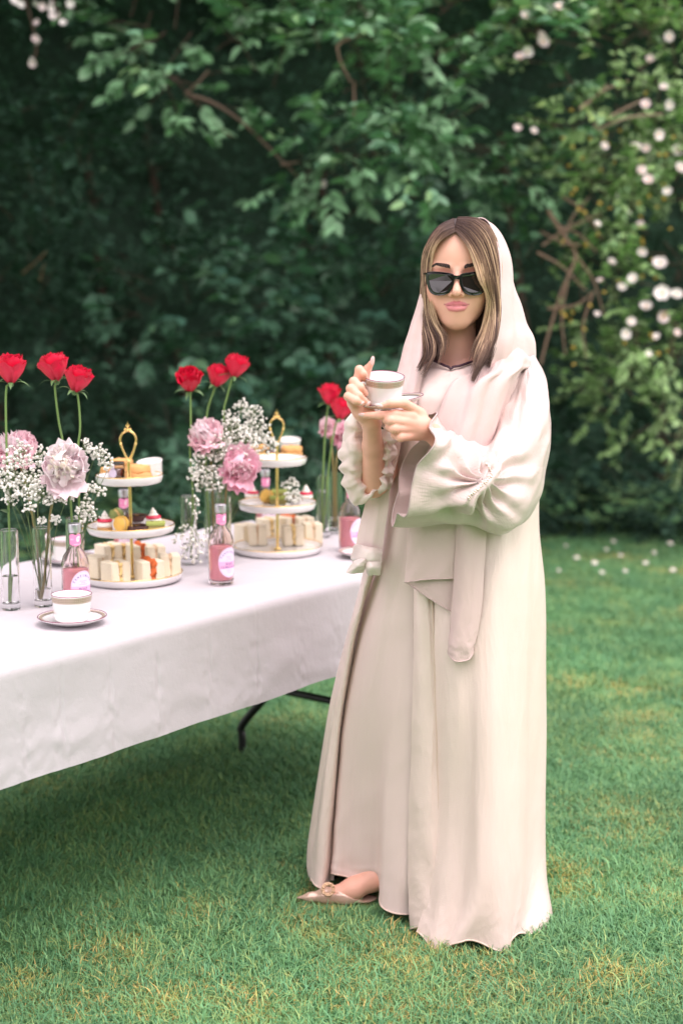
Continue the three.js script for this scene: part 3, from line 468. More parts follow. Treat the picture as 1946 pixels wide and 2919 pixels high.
function makePeony(label, head, size, look, shade, inner, stemPts, n = 46, stemM = stemBrown) { // look: direction the flower faces
  const c = Q(head), b = stemPts[stemPts.length - 1], t = thing('peony', label, 'peony', b);
  const q0 = new THREE.Quaternion().setFromUnitVectors(V(0, 1, 0), look.clone().normalize()), M0 = new THREE.Matrix4().compose(c.clone().sub(b), q0, V(size * 1.12, size * 1.12, size * 1.12));
  const put = (g, m, ang, lean, off) => { const M = M0.clone().multiply(new THREE.Matrix4().makeRotationY(ang)).multiply(new THREE.Matrix4().makeTranslation(0, -0.022 + off, 0.003)).multiply(new THREE.Matrix4().makeRotationX(lean)); const p = part('petal', g, m, t); M.decompose(p.position, p.quaternion, p.scale); };
  for (let k = 0; k < 11; k++) put(guardGeos[k % 4], pinks[shade][k % 3], k * 2.4, rr(1.15, 1.75), 0);
  for (let k = 0; k < n; k++) { const f = k / n; put(innerGeos[k % 5], f < 0.55 ? pinks[inner][k % 3] : pinks[shade][k % 3], k * 2.39996, 0.1 + 1.2 * Math.sqrt(f) + rr(-0.25, 0.25), 0.004 * (1 - f)); }
  part('stem', taper([c.clone().sub(b), ...stemPts.map((p) => p.clone().sub(b))], 0.003, 0.0036, 30, 7), stemM, t);
  return t;
}
makePeony('pink peony blurred behind the far left rose stem', [42, 1272, 3.56], 1.12, V(0, 0.8, 0.5), 'mid', 'pale', [P(60, 1330, 3.56), P(95, 1480, 3.52), baseOf(vases.b, -0.006, -0.004)]);
makePeony('pale cream centred peony facing the front above the left bottle', [183, 1330, 3.42], 1.18, V(0.05, 0.45, 0.9), 'pale', 'cream', [P(160, 1395, 3.44), P(142, 1480, 3.47), P(128, 1640, 3.48), baseOf(vases.b, -0.004, 0.006)]);
makePeony('soft pink peony left of the baby\'s breath in the middle group', [582, 1235, 4.0], 1.06, V(-0.25, 0.7, 0.6), 'mid', 'pale', [P(600, 1300, 4.02), P(606, 1420, 4.08), baseOf(vases.e, 0.004, 0)]);
makePeony('deep pink loose peony drooping towards the second cake stand', [688, 1330, 3.98], 1.14, V(0.3, 0.3, 0.9), 'deep', 'mid', [P(655, 1370, 4.03), P(643, 1420, 4.05), baseOf(vases.f, 0.004, -0.004)], 26);
makePeony('small pink bloom left of the rose stems by the sleeve', [934, 1216, 4.46], 0.62, V(0, 0.6, 0.7), 'mid', 'mid', [P(942, 1250, 4.46), P(950, 1345, 4.46), baseOf(vases.h, -0.004, 0)], 16);
makePeony('small pink bloom partly behind the pale sleeve', [982, 1235, 4.48], 0.8, V(0.2, 0.5, 0.7), 'deep', 'mid', [P(965, 1280, 4.48), P(957, 1345, 4.47), baseOf(vases.h, 0.004, 0)], 20);

// baby's breath: thin branching stems with small white balls of petals
const gypMat = std(0.80, 0.79, 0.74, 0.7), gypStem = std(0.13, 0.19, 0.07, 0.7);
const gypGeo = (() => { const g = mergeVertices(new THREE.IcosahedronGeometry(1, 1).deleteAttribute('uv').deleteAttribute('normal')); const p = g.attributes.position; for (let i = 0; i < p.count; i++) { const s = 0.72 + 0.55 * ((i * 7919) % 5) / 5; p.setXYZ(i, p.getX(i) * s, p.getY(i) * s * 0.85, p.getZ(i) * s); } g.computeVertexNormals(); return g.toNonIndexed(); })();
function makeSpray(label, root, clusters, group) { // clusters: [px, py, d, radius px, count]
  const t = thing('babys_breath', label, 'flower spray', root, group), mats = [], cols = [], st = [];
  for (const [px, py, d, rp, n] of clusters) {
    const c = P(px, py, d).sub(root), r = rp * scl(d), mid = c.clone().multiplyScalar(0.55).add(V(rr(-0.01, 0.01), 0.02, 0)), foot = c.clone().addScaledVector(c.clone().sub(mid).normalize(), -r * 0.9);
    st.push(taper([V(rr(-0.005, 0.005), 0, 0), mid, foot], 0.001, 0.0007, 10, 4));
    const subs = Array.from({ length: 4 }, () => c.clone().add(V(rr(-1, 1), rr(-0.6, 1), rr(-1, 1)).multiplyScalar(r * 0.45)));
    for (const s of subs) st.push(taper([foot, foot.clone().lerp(s, 0.5).add(V(0, -0.004, 0)), s], 0.0007, 0.0005, 5, 3));
    for (let i = 0; i < n * 1.6; i++) { const a = V(rr(-1, 1), rr(-1, 1), rr(-1, 1)); if (a.length() > 1) { i--; continue; } const p = c.clone().addScaledVector(a, r * 1.12), s = subs[i % 4]; if (i % 2 === 0) st.push(taper([s, s.clone().lerp(p, 0.6).add(V(0, 0.002, 0)), p], 0.00045, 0.0004, 3, 3)); mats.push(mat4(p, new THREE.Quaternion().setFromEuler(new THREE.Euler(rr(0, 6), rr(0, 6), 0)), rr(0.0020, 0.0047))); const k = rr(0.85, 1.1); cols.push(col(k, k, k * 0.98)); }
  }
  part('stems', merge(st), gypStem, t); instanced('florets', gypGeo, gypMat, mats, cols, t); return t;
}
const sprayGroup = 'sprays of white baby\'s breath among the roses';
makeSpray('baby\'s breath spray massed below the far left pink peony', baseOf(vases.b, -0.004, 0, 0.04), [[55, 1290, 3.47, 38, 42], [30, 1345, 3.45, 45, 60], [85, 1350, 3.46, 45, 60], [20, 1395, 3.44, 34, 34], [110, 1300, 3.5, 30, 30], [75, 1395, 3.43, 34, 40], [30, 1425, 3.46, 22, 16]], sprayGroup);
makeSpray('baby\'s breath spray tucked under the cream peony', baseOf(vases.b, 0.004, 0.002, 0.05), [[110, 1405, 3.42, 36, 46], [150, 1420, 3.44, 24, 22], [190, 1420, 3.44, 22, 20], [85, 1450, 3.42, 18, 10], [160, 1480, 3.44, 16, 12], [120, 1485, 3.44, 14, 10]], sprayGroup);
makeSpray('airy baby\'s breath reaching right towards the first cake stand', baseOf(vases.c, 0.006, 0.002, 0.1), [[247, 1272, 3.58, 22, 18], [275, 1285, 3.58, 26, 26], [295, 1305, 3.58, 24, 24], [312, 1328, 3.57, 14, 8], [255, 1395, 3.55, 22, 20], [285, 1400, 3.55, 20, 14], [250, 1440, 3.54, 20, 16], [265, 1465, 3.52, 20, 18], [228, 1460, 3.53, 20, 14], [240, 1485, 3.52, 14, 8]], sprayGroup);
makeSpray('big white cloud of baby\'s breath in the middle flower group', baseOf(vases.f, -0.004, 0, 0.08), [[660, 1235, 4.05, 46, 70], [690, 1265, 4.03, 46, 70], [620, 1270, 4.0, 40, 52], [640, 1320, 4.02, 40, 52], [580, 1330, 3.98, 40, 60], [570, 1365, 3.98, 34, 46], [610, 1370, 3.98, 34, 44], [650, 1200, 4.08, 30, 34]], sprayGroup);
makeSpray('baby\'s breath arching over the top of the second cake stand', baseOf(vases.f, 0.006, -0.004, 0.1), [[690, 1163, 4.1, 26, 24], [725, 1180, 4.12, 30, 36], [740, 1215, 4.12, 28, 32], [755, 1245, 4.12, 26, 28], [775, 1265, 4.12, 22, 18], [740, 1280, 4.08, 28, 26], [715, 1225, 4.1, 24, 22]], sprayGroup);
makeSpray('sparse baby\'s breath trailing down in front of the middle vases', baseOf(vases.d, 0.006, 0.01, 0.12), [[548, 1430, 3.93, 18, 6], [562, 1465, 3.92, 16, 4], [545, 1500, 3.9, 20, 6], [515, 1515, 3.9, 20, 6], [555, 1540, 3.9, 26, 11], [580, 1560, 3.9, 22, 8], [535, 1575, 3.9, 26, 9], [500, 1545, 3.9, 14, 3], [590, 1520, 3.92, 16, 4], [565, 1590, 3.88, 18, 6]], sprayGroup);

// ---------- tiered stands ----------
const plateProf = (R) => [[0, 0.0], [R * 0.86, 0], [R * 0.95, 0.004], [R - 0.001, 0.014], [R, 0.022], [R - 0.0015, 0.0235], [R - 0.004, 0.022], [R - 0.007, 0.012], [R * 0.9, 0.008], [0, 0.007]];
function makeStand() {
  const t = thing('cake_stand', '', 'cake stand', V());
  const sizes = [[0.137, 0], [0.119, 0.132], [0.091, 0.268]];
  for (const [R, y] of sizes) {
    const g = lathe(plateProf(R), 72); g.translate(0, y, 0); const p = part('plate', g, china, t);
    const b = new THREE.TorusGeometry(R - 0.0014, 0.0014, 6, 90); b.rotateX(Math.PI / 2); b.translate(0, y + 0.0236, 0); part('gold_rim', b, goldMat, p);
  }
  part('rod', merge([lathe([[0, 0.006], [0.012, 0.008], [0.010, 0.012], [0.0045, 0.016], [0.0042, 0.13], [0, 0.132]], 16), lathe([[0, 0.138], [0.010, 0.14], [0.0045, 0.147], [0.0042, 0.266], [0, 0.268]], 16), lathe([[0, 0.275], [0.010, 0.276], [0.005, 0.284], [0.0042, 0.315], [0.0055, 0.318], [0.004, 0.322], [0.006, 0.328], [0.002, 0.333], [0, 0.334]], 16)]), brass, t);
  const side = (s) => tube([V(0, 0.33, 0), V(s * 0.006, 0.338, 0), V(s * 0.016, 0.362, 0), V(s * 0.0215, 0.384, 0), V(s * 0.016, 0.402, 0), V(s * 0.004, 0.41, 0)], 0.0032, 24, 7);
  const cr = (x, y, r) => { const s = new THREE.SphereGeometry(r, 8, 6); s.translate(x, y, 0); return s; };
  part('handle', merge([side(1), side(-1), cr(0, 0.412, 0.005), cr(0.007, 0.414, 0.0036), cr(-0.007, 0.414, 0.0036), cr(0, 0.42, 0.0035), cr(0.004, 0.424, 0.002), cr(-0.004, 0.424, 0.002), lathe([[0, 0.42], [0.003, 0.424], [0, 0.436]], 8), cr(0.02, 0.375, 0.0042), cr(-0.02, 0.375, 0.0042)]), brass, t);
  return t;
}
const S1 = T(379, 1655), S2 = T(791, 1574);
const stand1 = makeStand(); stand1.position.copy(S1); stand1.userData.label = 'three tier white cake stand with gold handle, nearer one in front of the bottles';
stand1.rotation.z = 0.012;
const stand2 = again(stand1, 'cake_stand', 'three tier white cake stand farther along, beside the pale sleeve', S2); stand2.rotation.z = 0.0; stand2.rotation.y = 0.3;

// ---------- food ----------
const crumb = tex(256, 256, (u, v) => { const a = tnoise(u * 40, v * 40, 40), b = tnoise(u * 12, v * 12, 12, 5); const k = 0.5 + 0.5 * a; return [0.97 - 0.07 * (k > 0.7 ? 1 : 0) - 0.03 * b, 0.935 - 0.08 * (k > 0.7 ? 1 : 0) - 0.03 * b, 0.85 - 0.10 * (k > 0.7 ? 1 : 0) - 0.04 * b]; }, true, [1, 1]);
const crumbBump = tex(256, 256, grey((u, v) => 0.5 + 0.5 * tnoise(u * 50, v * 50, 50, 2)), false);
const bread = std(0.96, 0.93, 0.88, 0.95, { map: crumb, bumpMap: crumbBump, bumpScale: 0.0015 });
const egg = std(0.82, 0.60, 0.26, 0.7), carrot = std(0.68, 0.15, 0.03, 0.5), ham = std(0.80, 0.55, 0.34, 0.6);
function lumpy(w, h, d, sd) { let g = new THREE.BoxGeometry(w, h, d, 3, 10, 10); return roughen(g, Math.min(w, 0.016) * 0.9, 130, sd); }
const sliceGeo = (() => { const g = new RoundedBoxGeometry(0.024, 0.052, 0.052, 4, 0.003), p = g.attributes.position; for (let i = 0; i < p.count; i++) { const y = p.getY(i), k = 1 - 0.10 * (y / 0.052 + 0.5); p.setX(i, p.getX(i) * k + 0.0012 * N3(y * 60, p.getZ(i) * 60, 1)); p.setZ(i, p.getZ(i) * (1 - 0.05 * (y / 0.052 + 0.5)) + 0.0015 * N3(y * 50, p.getX(i) * 50, 7)); } g.computeVertexNormals(); return g; })();
const fillGeos = [lumpy(0.009, 0.046, 0.047, 1), lumpy(0.013, 0.054, 0.05, 4), lumpy(0.004, 0.044, 0.045, 8)];
const cRot = (o, p, y) => { o.position.copy(p); o.rotation.y = y; };
function makeSandwich(label, pos, yaw, kind, flat, s = 1) {
  const t = thing('sandwich', label, 'sandwich', pos, null, yaw); t.scale.setScalar(s);
  const th = kind === 1 ? 0.013 : kind === 2 ? 0.004 : 0.009, m = [egg, carrot, ham][kind], off = 0.011 + th / 2;
  for (const k of [-1, 1]) { const p = part('bread_slice', sliceGeo, bread, t); if (flat) { p.rotation.z = Math.PI / 2; p.position.y = off + 0.011 + k * off - 0.0; } else { p.position.set(k * off, 0.027, 0); p.rotation.z = -k * 0.03; } }
  const f = part('filling', fillGeos[kind], m, t); if (flat) { f.rotation.z = Math.PI / 2; f.position.y = off + 0.011; } else f.position.y = 0.028; return t;
}
const up1 = (px, py, y, S = S1) => onY(px, py, S.y + y);        // a point on a plate of a stand
{
  const y = 0.008;
  const s = [[['egg sandwich cut square at the front of the first stand', 331, 1661, 0.5, 0], ['sandwich with thick orange filling at the front of the first stand', 427, 1658, 0.35, 1], ['plain white sandwich block at the right end of the first stand', 484, 1640, 0.05, 2], ['sandwich block behind the front bottle on the first stand', 274, 1645, 0.9, 2], ['egg sandwich at the back left of the first stand', 310, 1608, 0.5, 0], ['sandwich behind the first stand\'s rod showing egg', 346, 1602, 0.3, 0], ['sandwich with orange filling behind the rod of the first stand', 400, 1610, 0.35, 1], ['sandwich block at the back right of the first stand', 440, 1612, 0.2, 2]], [['white sandwich block at the front left of the second stand', 735, 1552, -0.05, 2], ['sandwich half hidden at the left end of the second stand', 702, 1548, 0.5, 2], ['egg sandwich at the front right of the second stand', 834, 1553, 0.1, 0], ['sandwich block at the right end of the second stand', 889, 1545, 0.15, 2], ['sandwich at the back left of the second stand', 765, 1530, 0.4, 0], ['sandwich with orange filling at the back right of the second stand', 820, 1524, 0.8, 1], ['sandwich block at the back of the second stand, right side', 865, 1526, 0.3, 2]]];
  for (const [l, px, py, yaw, k] of s[0]) makeSandwich(l, up1(px, py, y), yaw + 0.2, k, false, 1.12);
  for (const [l, px, py, yaw, k] of s[1]) makeSandwich(l, up1(px, py, y, S2), yaw + 0.1, k, false, 1.16);
}
const cream = std(0.86, 0.82, 0.75, 0.6), jamRed = std(0.62, 0.01, 0.06, 0.25, { clearcoat: 0.7 }), biscuit = std(0.5, 0.28, 0.12, 0.9), choc = std(0.055, 0.016, 0.012, 0.35), pist = std(0.36, 0.42, 0.10, 0.6), yel = std(0.75, 0.45, 0.09, 0.65), grn = std(0.22, 0.26, 0.07, 0.65), sponge = std(0.28, 0.24, 0.08, 0.95);
function rosette() { // piped swirl
  const pr = []; for (let i = 0; i <= 10; i++) { const f = i / 10; pr.push([0.0125 * Math.pow(1 - f, 0.75) * (1 + 0.12 * Math.sin(f * 14)) + 0.0003, 0.02 * f + 0.004 * f * f]); }
  const g = lathe([[0, 0], ...pr], 60), p = g.attributes.position; for (let i = 0; i < p.count; i++) { const x = p.getX(i), z = p.getZ(i), a = Math.atan2(z, x) + p.getY(i) * 90, k = 1 + 0.1 * Math.cos(a * 9); p.setX(i, x * k); p.setZ(i, z * k); } g.computeVertexNormals(); return g;
}
const rosetteGeo = rosette();
function makeCheesecake(label, pos, lean = 0) {
  const t = thing('mini_cheesecake', label, 'cake', pos); t.rotation.z = lean;
  part('biscuit_base', roughen(lathe([[0, 0], [0.0195, 0], [0.0205, 0.003], [0.0205, 0.011], [0, 0.011]], 40), 0.0012, 300), biscuit, t);
  part('cream_layer', lathe([[0, 0.011], [0.0205, 0.011], [0.021, 0.016], [0.02, 0.025], [0, 0.025]], 40), cream, t);
  part('raspberry_glaze', lathe([[0, 0.0245], [0.0206, 0.024], [0.021, 0.027], [0.0195, 0.0315], [0.012, 0.033], [0, 0.033]], 40), jamRed, t);
  const r = part('meringue', rosetteGeo, cream, t); r.position.y = 0.032; r.scale.set(1.0, 0.95, 1.0); return t;
}
const shellGeo = lathe([[0, 0.0], [0.0195, 0.0], [0.0215, 0.001], [0.0212, 0.0035], [0.02, 0.004], [0.0195, 0.008], [0.015, 0.0122], [0.008, 0.0138], [0, 0.014]], 36);
function makeMacaron(label, pos, m, rot) {
  const t = thing('macaron', label, 'macaron', pos); t.rotation.set(...rot);
  const up = V(0, 0.022, 0);
  for (const k of [-1, 1]) { const p = part('shell', shellGeo, m, t); p.rotation.z = -k * Math.PI / 2; p.position.copy(up).add(V(k * 0.0035, 0, 0)); }
  const f = new THREE.CylinderGeometry(0.019, 0.019, 0.0068, 28); f.rotateZ(Math.PI / 2); const p = part('filling', f, std(0.62, 0.42, 0.14, 0.6), t); p.position.copy(up); return t;
}
function makeTart(label, pos, s = 1) {
  const t = thing('chocolate_tart', label, 'tart', pos); t.scale.setScalar(s);
  const g = lathe([[0, 0], [0.026, 0], [0.029, 0.003], [0.0315, 0.014], [0.031, 0.0165], [0.0285, 0.016], [0.027, 0.0135], [0, 0.0135]], 64), p = g.attributes.position; for (let i = 0; i < p.count; i++) { const r = Math.hypot(p.getX(i), p.getZ(i)); if (r > 0.0287) { const a = Math.atan2(p.getZ(i), p.getX(i)), k = 1 + 0.012 * Math.sin(a * 26); p.setX(i, p.getX(i) * k); p.setZ(i, p.getZ(i) * k); } } g.computeVertexNormals();
  part('case', g, choc, t); part('ganache', lathe([[0, 0.0158], [0.015, 0.0156], [0.0282, 0.014]], 40), std(0.035, 0.009, 0.007, 0.2, { clearcoat: 0.5 }), t);
  const fl = []; for (let i = 0; i < 14; i++) { const b = new THREE.TetrahedronGeometry(rr(0.0008, 0.0018)); b.translate(rr(-0.008, 0.008), 0.0165, rr(-0.006, 0.006)); fl.push(b); } part('crumbs', merge(fl), std(0.4, 0.24, 0.08, 0.7), t).userData.kind = 'stuff'; return t;
}
function makeSlice(label, pos, yaw) {
  const t = thing('pistachio_slice', label, 'cake', pos, null, yaw);
  const b = new RoundedBoxGeometry(0.05, 0.015, 0.034, 3, 0.002); b.translate(0, 0.0075, 0); part('sponge', roughen(b, 0.001, 400), sponge, t);
  const i = new RoundedBoxGeometry(0.052, 0.010, 0.036, 4, 0.003); i.translate(0, 0.02, 0); part('icing', roughen(i, 0.0012, 150), pist, t);
  const fl = []; for (let k = 0; k < 12; k++) { const q = new THREE.TetrahedronGeometry(rr(0.0009, 0.002)); q.translate(rr(-0.015, 0.015), 0.0258, rr(-0.01, 0.01)); fl.push(q); } part('crumbs', merge(fl), std(0.12, 0.08, 0.03, 0.8), t).userData.kind = 'stuff'; return t;
}
{
  const y = 0.14;
  makeCheesecake('meringue topped raspberry cheesecake at the left of the first stand', up1(300, 1512, y));
  makeCheesecake('meringue topped raspberry cheesecake at the right of the first stand', up1(440, 1502, y), 0.05);
  makeMacaron('yellow macaron standing on edge on the first stand', up1(347, 1516, y), yel, [0, 0.75, 0]);
  makeMacaron('green macaron standing behind the yellow one on the first stand', up1(341, 1490, y), grn, [0, 0.6, 0.35]);
  makeTart('dark chocolate tart at the front of the first stand', up1(393, 1514, y));
  makeTart('dark chocolate tart behind the rod of the first stand', up1(390, 1484, y + 0.006));
  makeSlice('green iced slice at the right front of the first stand', up1(444, 1512, y), 0.15);
  const q = (a, b) => up1(a, b, y, S2);
  makeCheesecake('meringue topped raspberry cheesecake at the left of the second stand', q(716, 1428), -0.08);
  makeCheesecake('meringue topped raspberry cheesecake at the right of the second stand', q(872, 1431));
  makeMacaron('yellow macaron leaning on the second stand', q(754, 1434), yel, [0, 0.5, -0.35]);
  makeSlice('green iced slice at the front of the second stand', q(794, 1436), -0.05);
  makeSlice('green iced slice at the back of the second stand', q(797, 1418), 0.1);
  makeTart('dark chocolate tart half hidden by white florets on the second stand', q(834, 1430));
  makeSpray('small baby\'s breath sprig laid on the second stand\'s middle plate', q(822, 1434).add(V(0, 0.004, 0.01)), [[812, 1380, 4.24, 12, 9], [830, 1370, 4.24, 12, 9], [845, 1378, 4.24, 10, 8], [830, 1405, 4.22, 18, 14], [845, 1412, 4.22, 16, 14], [822, 1425, 4.2, 14, 10], [842, 1428, 4.2, 14, 10]], sprayGroup);
}
const sconeMat = std(0.62, 0.34, 0.13, 0.85);
function makeScone(label, pos, s, yaw, sd) {
  const t = thing('scone', label, 'scone', pos, null, yaw); t.scale.setScalar(s);
  const layer = (y0, h, r, k) => { const g = lathe([[0, y0], [r * 0.94, y0], [r, y0 + h * 0.3], [r * 0.97, y0 + h * 0.8], [r * 0.8, y0 + h], [0, y0 + h * 1.04]], 40); return roughen(g, 0.0045, 60, k); };
  part('scone_bottom', layer(0, 0.017, 0.034, sd), sconeMat, t); part('scone_top', layer(0.014, 0.019, 0.032, sd + 3), std(0.68, 0.36, 0.13, 0.8), t); return t;
}
function makeRamekin(label, pos, lean) {
  const t = thing('ramekin', label, 'ramekin', pos); t.rotation.set(lean[0], 0, lean[1]);
  part('dish', lathe([[0, 0], [0.029, 0], [0.031, 0.002], [0.035, 0.034], [0.0365, 0.036], [0.0365, 0.04], [0.034, 0.041], [0.032, 0.038], [0.029, 0.006], [0, 0.005]], 56), china, t);
  part('clotted_cream', roughen(lathe([[0, 0.006], [0.0285, 0.007], [0.0312, 0.033], [0, 0.034]], 40), 0.002, 90), std(0.82, 0.74, 0.56, 0.6), t); return t;
}
function makeJar(label, pos, withTag) {
  const t = thing('jam_jar', label, 'jam jar', pos);
  part('jam', lathe([[0, 0.002], [0.0165, 0.002], [0.0185, 0.006], [0.0185, 0.026], [0, 0.026]], 32), std(0.10, 0.008, 0.012, 0.15, { clearcoat: 1 }), t);
  part('glass', lathe([[0, 0], [0.018, 0], [0.02, 0.003], [0.02, 0.03], [0.017, 0.034], [0.017, 0.038], [0.0155, 0.038], [0.0155, 0.033], [0.0188, 0.029], [0.0188, 0.004], [0, 0.0015]], 32), glassMat, t);
  part('lid', lathe([[0, 0.0435], [0.0175, 0.0435], [0.019, 0.042], [0.019, 0.035], [0.0178, 0.035], [0.0178, 0.041], [0, 0.0415]], 32), std(0.10, 0.10, 0.09, 0.25, { metalness: 0.8 }), t);
  if (withTag) { const s = new THREE.Shape(); s.absarc(0, 0, 0.0125, 0, 6.283); const g = new THREE.ExtrudeGeometry(s, { depth: 0.0008, bevelEnabled: false, curveSegments: 24 }); g.translate(0, 0, 0.0208); const c = new THREE.BoxGeometry(0.011, 0.016, 0.0008); c.translate(0, 0.017, 0.0212); const p = part('paper_tag', merge([g, c]), std(0.52, 0.46, 0.56, 0.7), t); p.position.y = 0.0135; p.rotation.y = -0.5; }
  return t;
}
{
  const y = 0.276, q = (a, b) => up1(a, b, y, S2);
  makeScone('golden split scone at the front of the first stand\'s top plate', up1(395, 1362, y), 1.1, 0.4, 2);
  makeScone('golden scone at the back of the first stand\'s top plate', up1(348, 1342, y), 1.05, 1.4, 12);
  makeScone('scone edge showing behind the jam jar on the first stand', up1(306, 1352, y), 0.6, 0.2, 22);
  makeJar('small jam jar with lilac paper tag on the first stand', up1(336, 1361, y), true);
  makeRamekin('white ramekin of cream tilted on the first stand', up1(432, 1353, y + 0.004), [0.12, 0.12]);
  makeScone('golden split scone at the front of the second stand\'s top plate', q(831, 1303), 1.05, 0.2, 32);
  makeScone('golden scone behind the white florets on the second stand', q(738, 1298), 1.0, 1.1, 42);
  makeJar('dark jam jar beside the rod on the second stand\'s top plate', q(774, 1304), false);
  makeRamekin('white ramekin of cream at the back of the second stand', q(826, 1286), [0.15, 0.0]);
}
// ---------- bottles ----------
function labelTex() {
  const c = document.createElement('canvas'); c.width = 512; c.height = 640; const x = c.getContext('2d');
  x.fillStyle = '#e9d9ee'; x.fillRect(0, 0, 512, 640);
  x.fillStyle = '#f3b5d8'; x.fillRect(0, 300, 512, 150);
  x.fillStyle = '#5a4a98'; x.textAlign = 'center';
  const word = 'FENTIMANS', R = 190; x.font = 'bold 62px serif';
  for (let i = 0; i < word.length; i++) { const a = (i - (word.length - 1) / 2) * 0.27; x.save(); x.translate(256 + Math.sin(a) * R, 305 - Math.cos(a) * R); x.rotate(a); x.fillText(word[i], 0, 0); x.restore(); }
  x.font = '22px serif'; x.fillText('BOTANICALLY', 256, 205); x.fillText('BREWED', 256, 240); x.fillRect(170, 262, 172, 4);
  x.font = 'bold 74px serif'; x.fillStyle = '#4b3a92'; x.fillText('ROSE', 256, 378); x.font = 'bold 66px serif'; x.fillText('LEMONADE', 256, 440);
  x.font = '20px serif'; x.fillStyle = '#7c6bb0'; for (const [t, y] of [['WITH ROSE OIL', 485], ['AND GINGER', 515], ['BREWED', 545]]) x.fillText(t, 256, y);
  x.lineWidth = 6; x.strokeStyle = '#b79ad0'; x.beginPath(); x.ellipse(256, 320, 240, 304, 0, 0, 6.283); x.stroke();
  const t = new THREE.CanvasTexture(c); t.colorSpace = THREE.SRGBColorSpace; return t;
}
function neckTex() {
  const c = document.createElement('canvas'); c.width = 256; c.height = 192; const x = c.getContext('2d'); x.fillStyle = '#f090bf'; x.fillRect(0, 0, 256, 192); x.fillStyle = '#fbe3ee'; x.font = 'bold 26px serif'; x.fillText('ESTD', 22, 92);
  x.beginPath(); x.ellipse(172, 80, 34, 46, 0.3, 0, 6.283); x.fill(); x.beginPath(); x.ellipse(200, 48, 20, 14, 0.5, 0, 6.283); x.fill(); x.fillStyle = '#f090bf'; x.beginPath(); x.ellipse(178, 72, 9, 14, 0.3, 0, 6.283); x.fill(); x.fillStyle = '#fbe3ee'; x.font = 'bold 24px serif'; x.fillText('FENTIMANS', 92, 168);
  const t = new THREE.CanvasTexture(c); t.colorSpace = THREE.SRGBColorSpace; return t;
}
const bottleGlass = std(1, 0.90, 0.915, 0.02, { transmission: 1, thickness: 0.003, ior: 1.45 });
const drink = std(1.0, 0.45, 0.51, 0.05, { transmission: 0.25, thickness: 0.05, ior: 1.34, attenuationColor: col(0.98, 0.55, 0.6), attenuationDistance: 0.07 });
const alu = std(0.62, 0.6, 0.66, 0.32, { metalness: 0.9 });
function curved(r, w, h, y, oval, tx) { // a printed paper on the bottle's side, round the y axis, facing +z
  const g = gridGeo(28, 28, (u, v) => { let a, b; if (oval) { const q = (u - 0.5) * 2, s = (0.5 - v) * 2; a = q * Math.sqrt(1 - s * s * 0.5); b = s * Math.sqrt(1 - q * q * 0.5); } else { a = (u - 0.5) * 2; b = (0.5 - v) * 2; if (b > 0) b *= 0.8 + 0.2 * Math.abs(Math.sin(a * 3.1)); else b *= 0.65 + 0.35 * (1 - Math.abs(a)); } return V(Math.sin(a * w / r / 2) * r, y + b * h / 2, Math.cos(a * w / r / 2) * r); });
  const uv = g.attributes.uv, p = g.attributes.position; for (let i = 0; i < uv.count; i++) { const a = Math.atan2(p.getX(i), p.getZ(i)) * r * 2 / w; uv.setXY(i, 0.5 + a / 2, 0.5 + (p.getY(i) - y) / h); } return g;
}
function makeBottle() {
  const t = thing('lemonade_bottle', '', 'bottle', V());
  const o = [[0, 0.003], [0.020, 0.0], [0.0305, 0.001], [0.0335, 0.005], [0.0342, 0.02], [0.0342, 0.108], [0.0335, 0.122], [0.029, 0.138], [0.021, 0.150], [0.0155, 0.158], [0.0142, 0.166], [0.0135, 0.196], [0.0142, 0.199], [0.0128, 0.201], [0.0128, 0.212]];
  const inn = [[0.0105, 0.212], [0.0105, 0.196], [0.0115, 0.166], [0.013, 0.158], [0.0185, 0.149], [0.0265, 0.137], [0.031, 0.121], [0.0316, 0.108], [0.0316, 0.018], [0.029, 0.012], [0.015, 0.013], [0, 0.016]];
  part('glass', lathe([...o, ...inn], 56), bottleGlass, t);
  part('lemonade', lathe([[0, 0.0164], [0.015, 0.0134], [0.0288, 0.0124], [0.0312, 0.0184], [0.0312, 0.100], [0.0311, 0.106], [0, 0.106]], 56), drink, t);
  part('paper_label', curved(0.03455, 0.064, 0.082, 0.064, true), std(1, 1, 1, 0.6, { map: labelTex() }), t).rotation.y = 0.75;
  part('neck_label', curved(0.0150, 0.034, 0.031, 0.178, false), std(1, 1, 1, 0.6, { map: neckTex() }), t).rotation.y = 0.35;
  const cp2 = lathe([[0, 0.218], [0.0135, 0.218], [0.0152, 0.2165], [0.0155, 0.202], [0.0146, 0.2], [0.0146, 0.196], [0.0138, 0.196], [0.0138, 0.215], [0, 0.216]], 96), p = cp2.attributes.position; for (let i = 0; i < p.count; i++) { const r = Math.hypot(p.getX(i), p.getZ(i)), yy = p.getY(i); if (r > 0.015 && yy > 0.205) { const k = 1 + 0.012 * Math.cos(Math.atan2(p.getZ(i), p.getX(i)) * 48); p.setX(i, p.getX(i) * k); p.setZ(i, p.getZ(i) * k); } } cp2.computeVertexNormals(); part('screw_cap', cp2, alu, t);
  return t;
}
const bottle = makeBottle(); bottle.position.copy(T(219, 1741)); bottle.userData.label = 'pink lemonade bottle at the front left behind the teacup';
for (const [px, py, l, a] of [[357, 1606, 'pink lemonade bottle seen through the first cake stand', -0.2], [631, 1665, 'pink lemonade bottle standing clear between the two cake stands', 0.05], [757, 1528, 'pink lemonade bottle seen through the second cake stand', -0.1], [997, 1572, 'pink lemonade bottle half hidden by the pale sleeve', 0.2]]) again(bottle, 'lemonade_bottle', l, T(px, py), a);
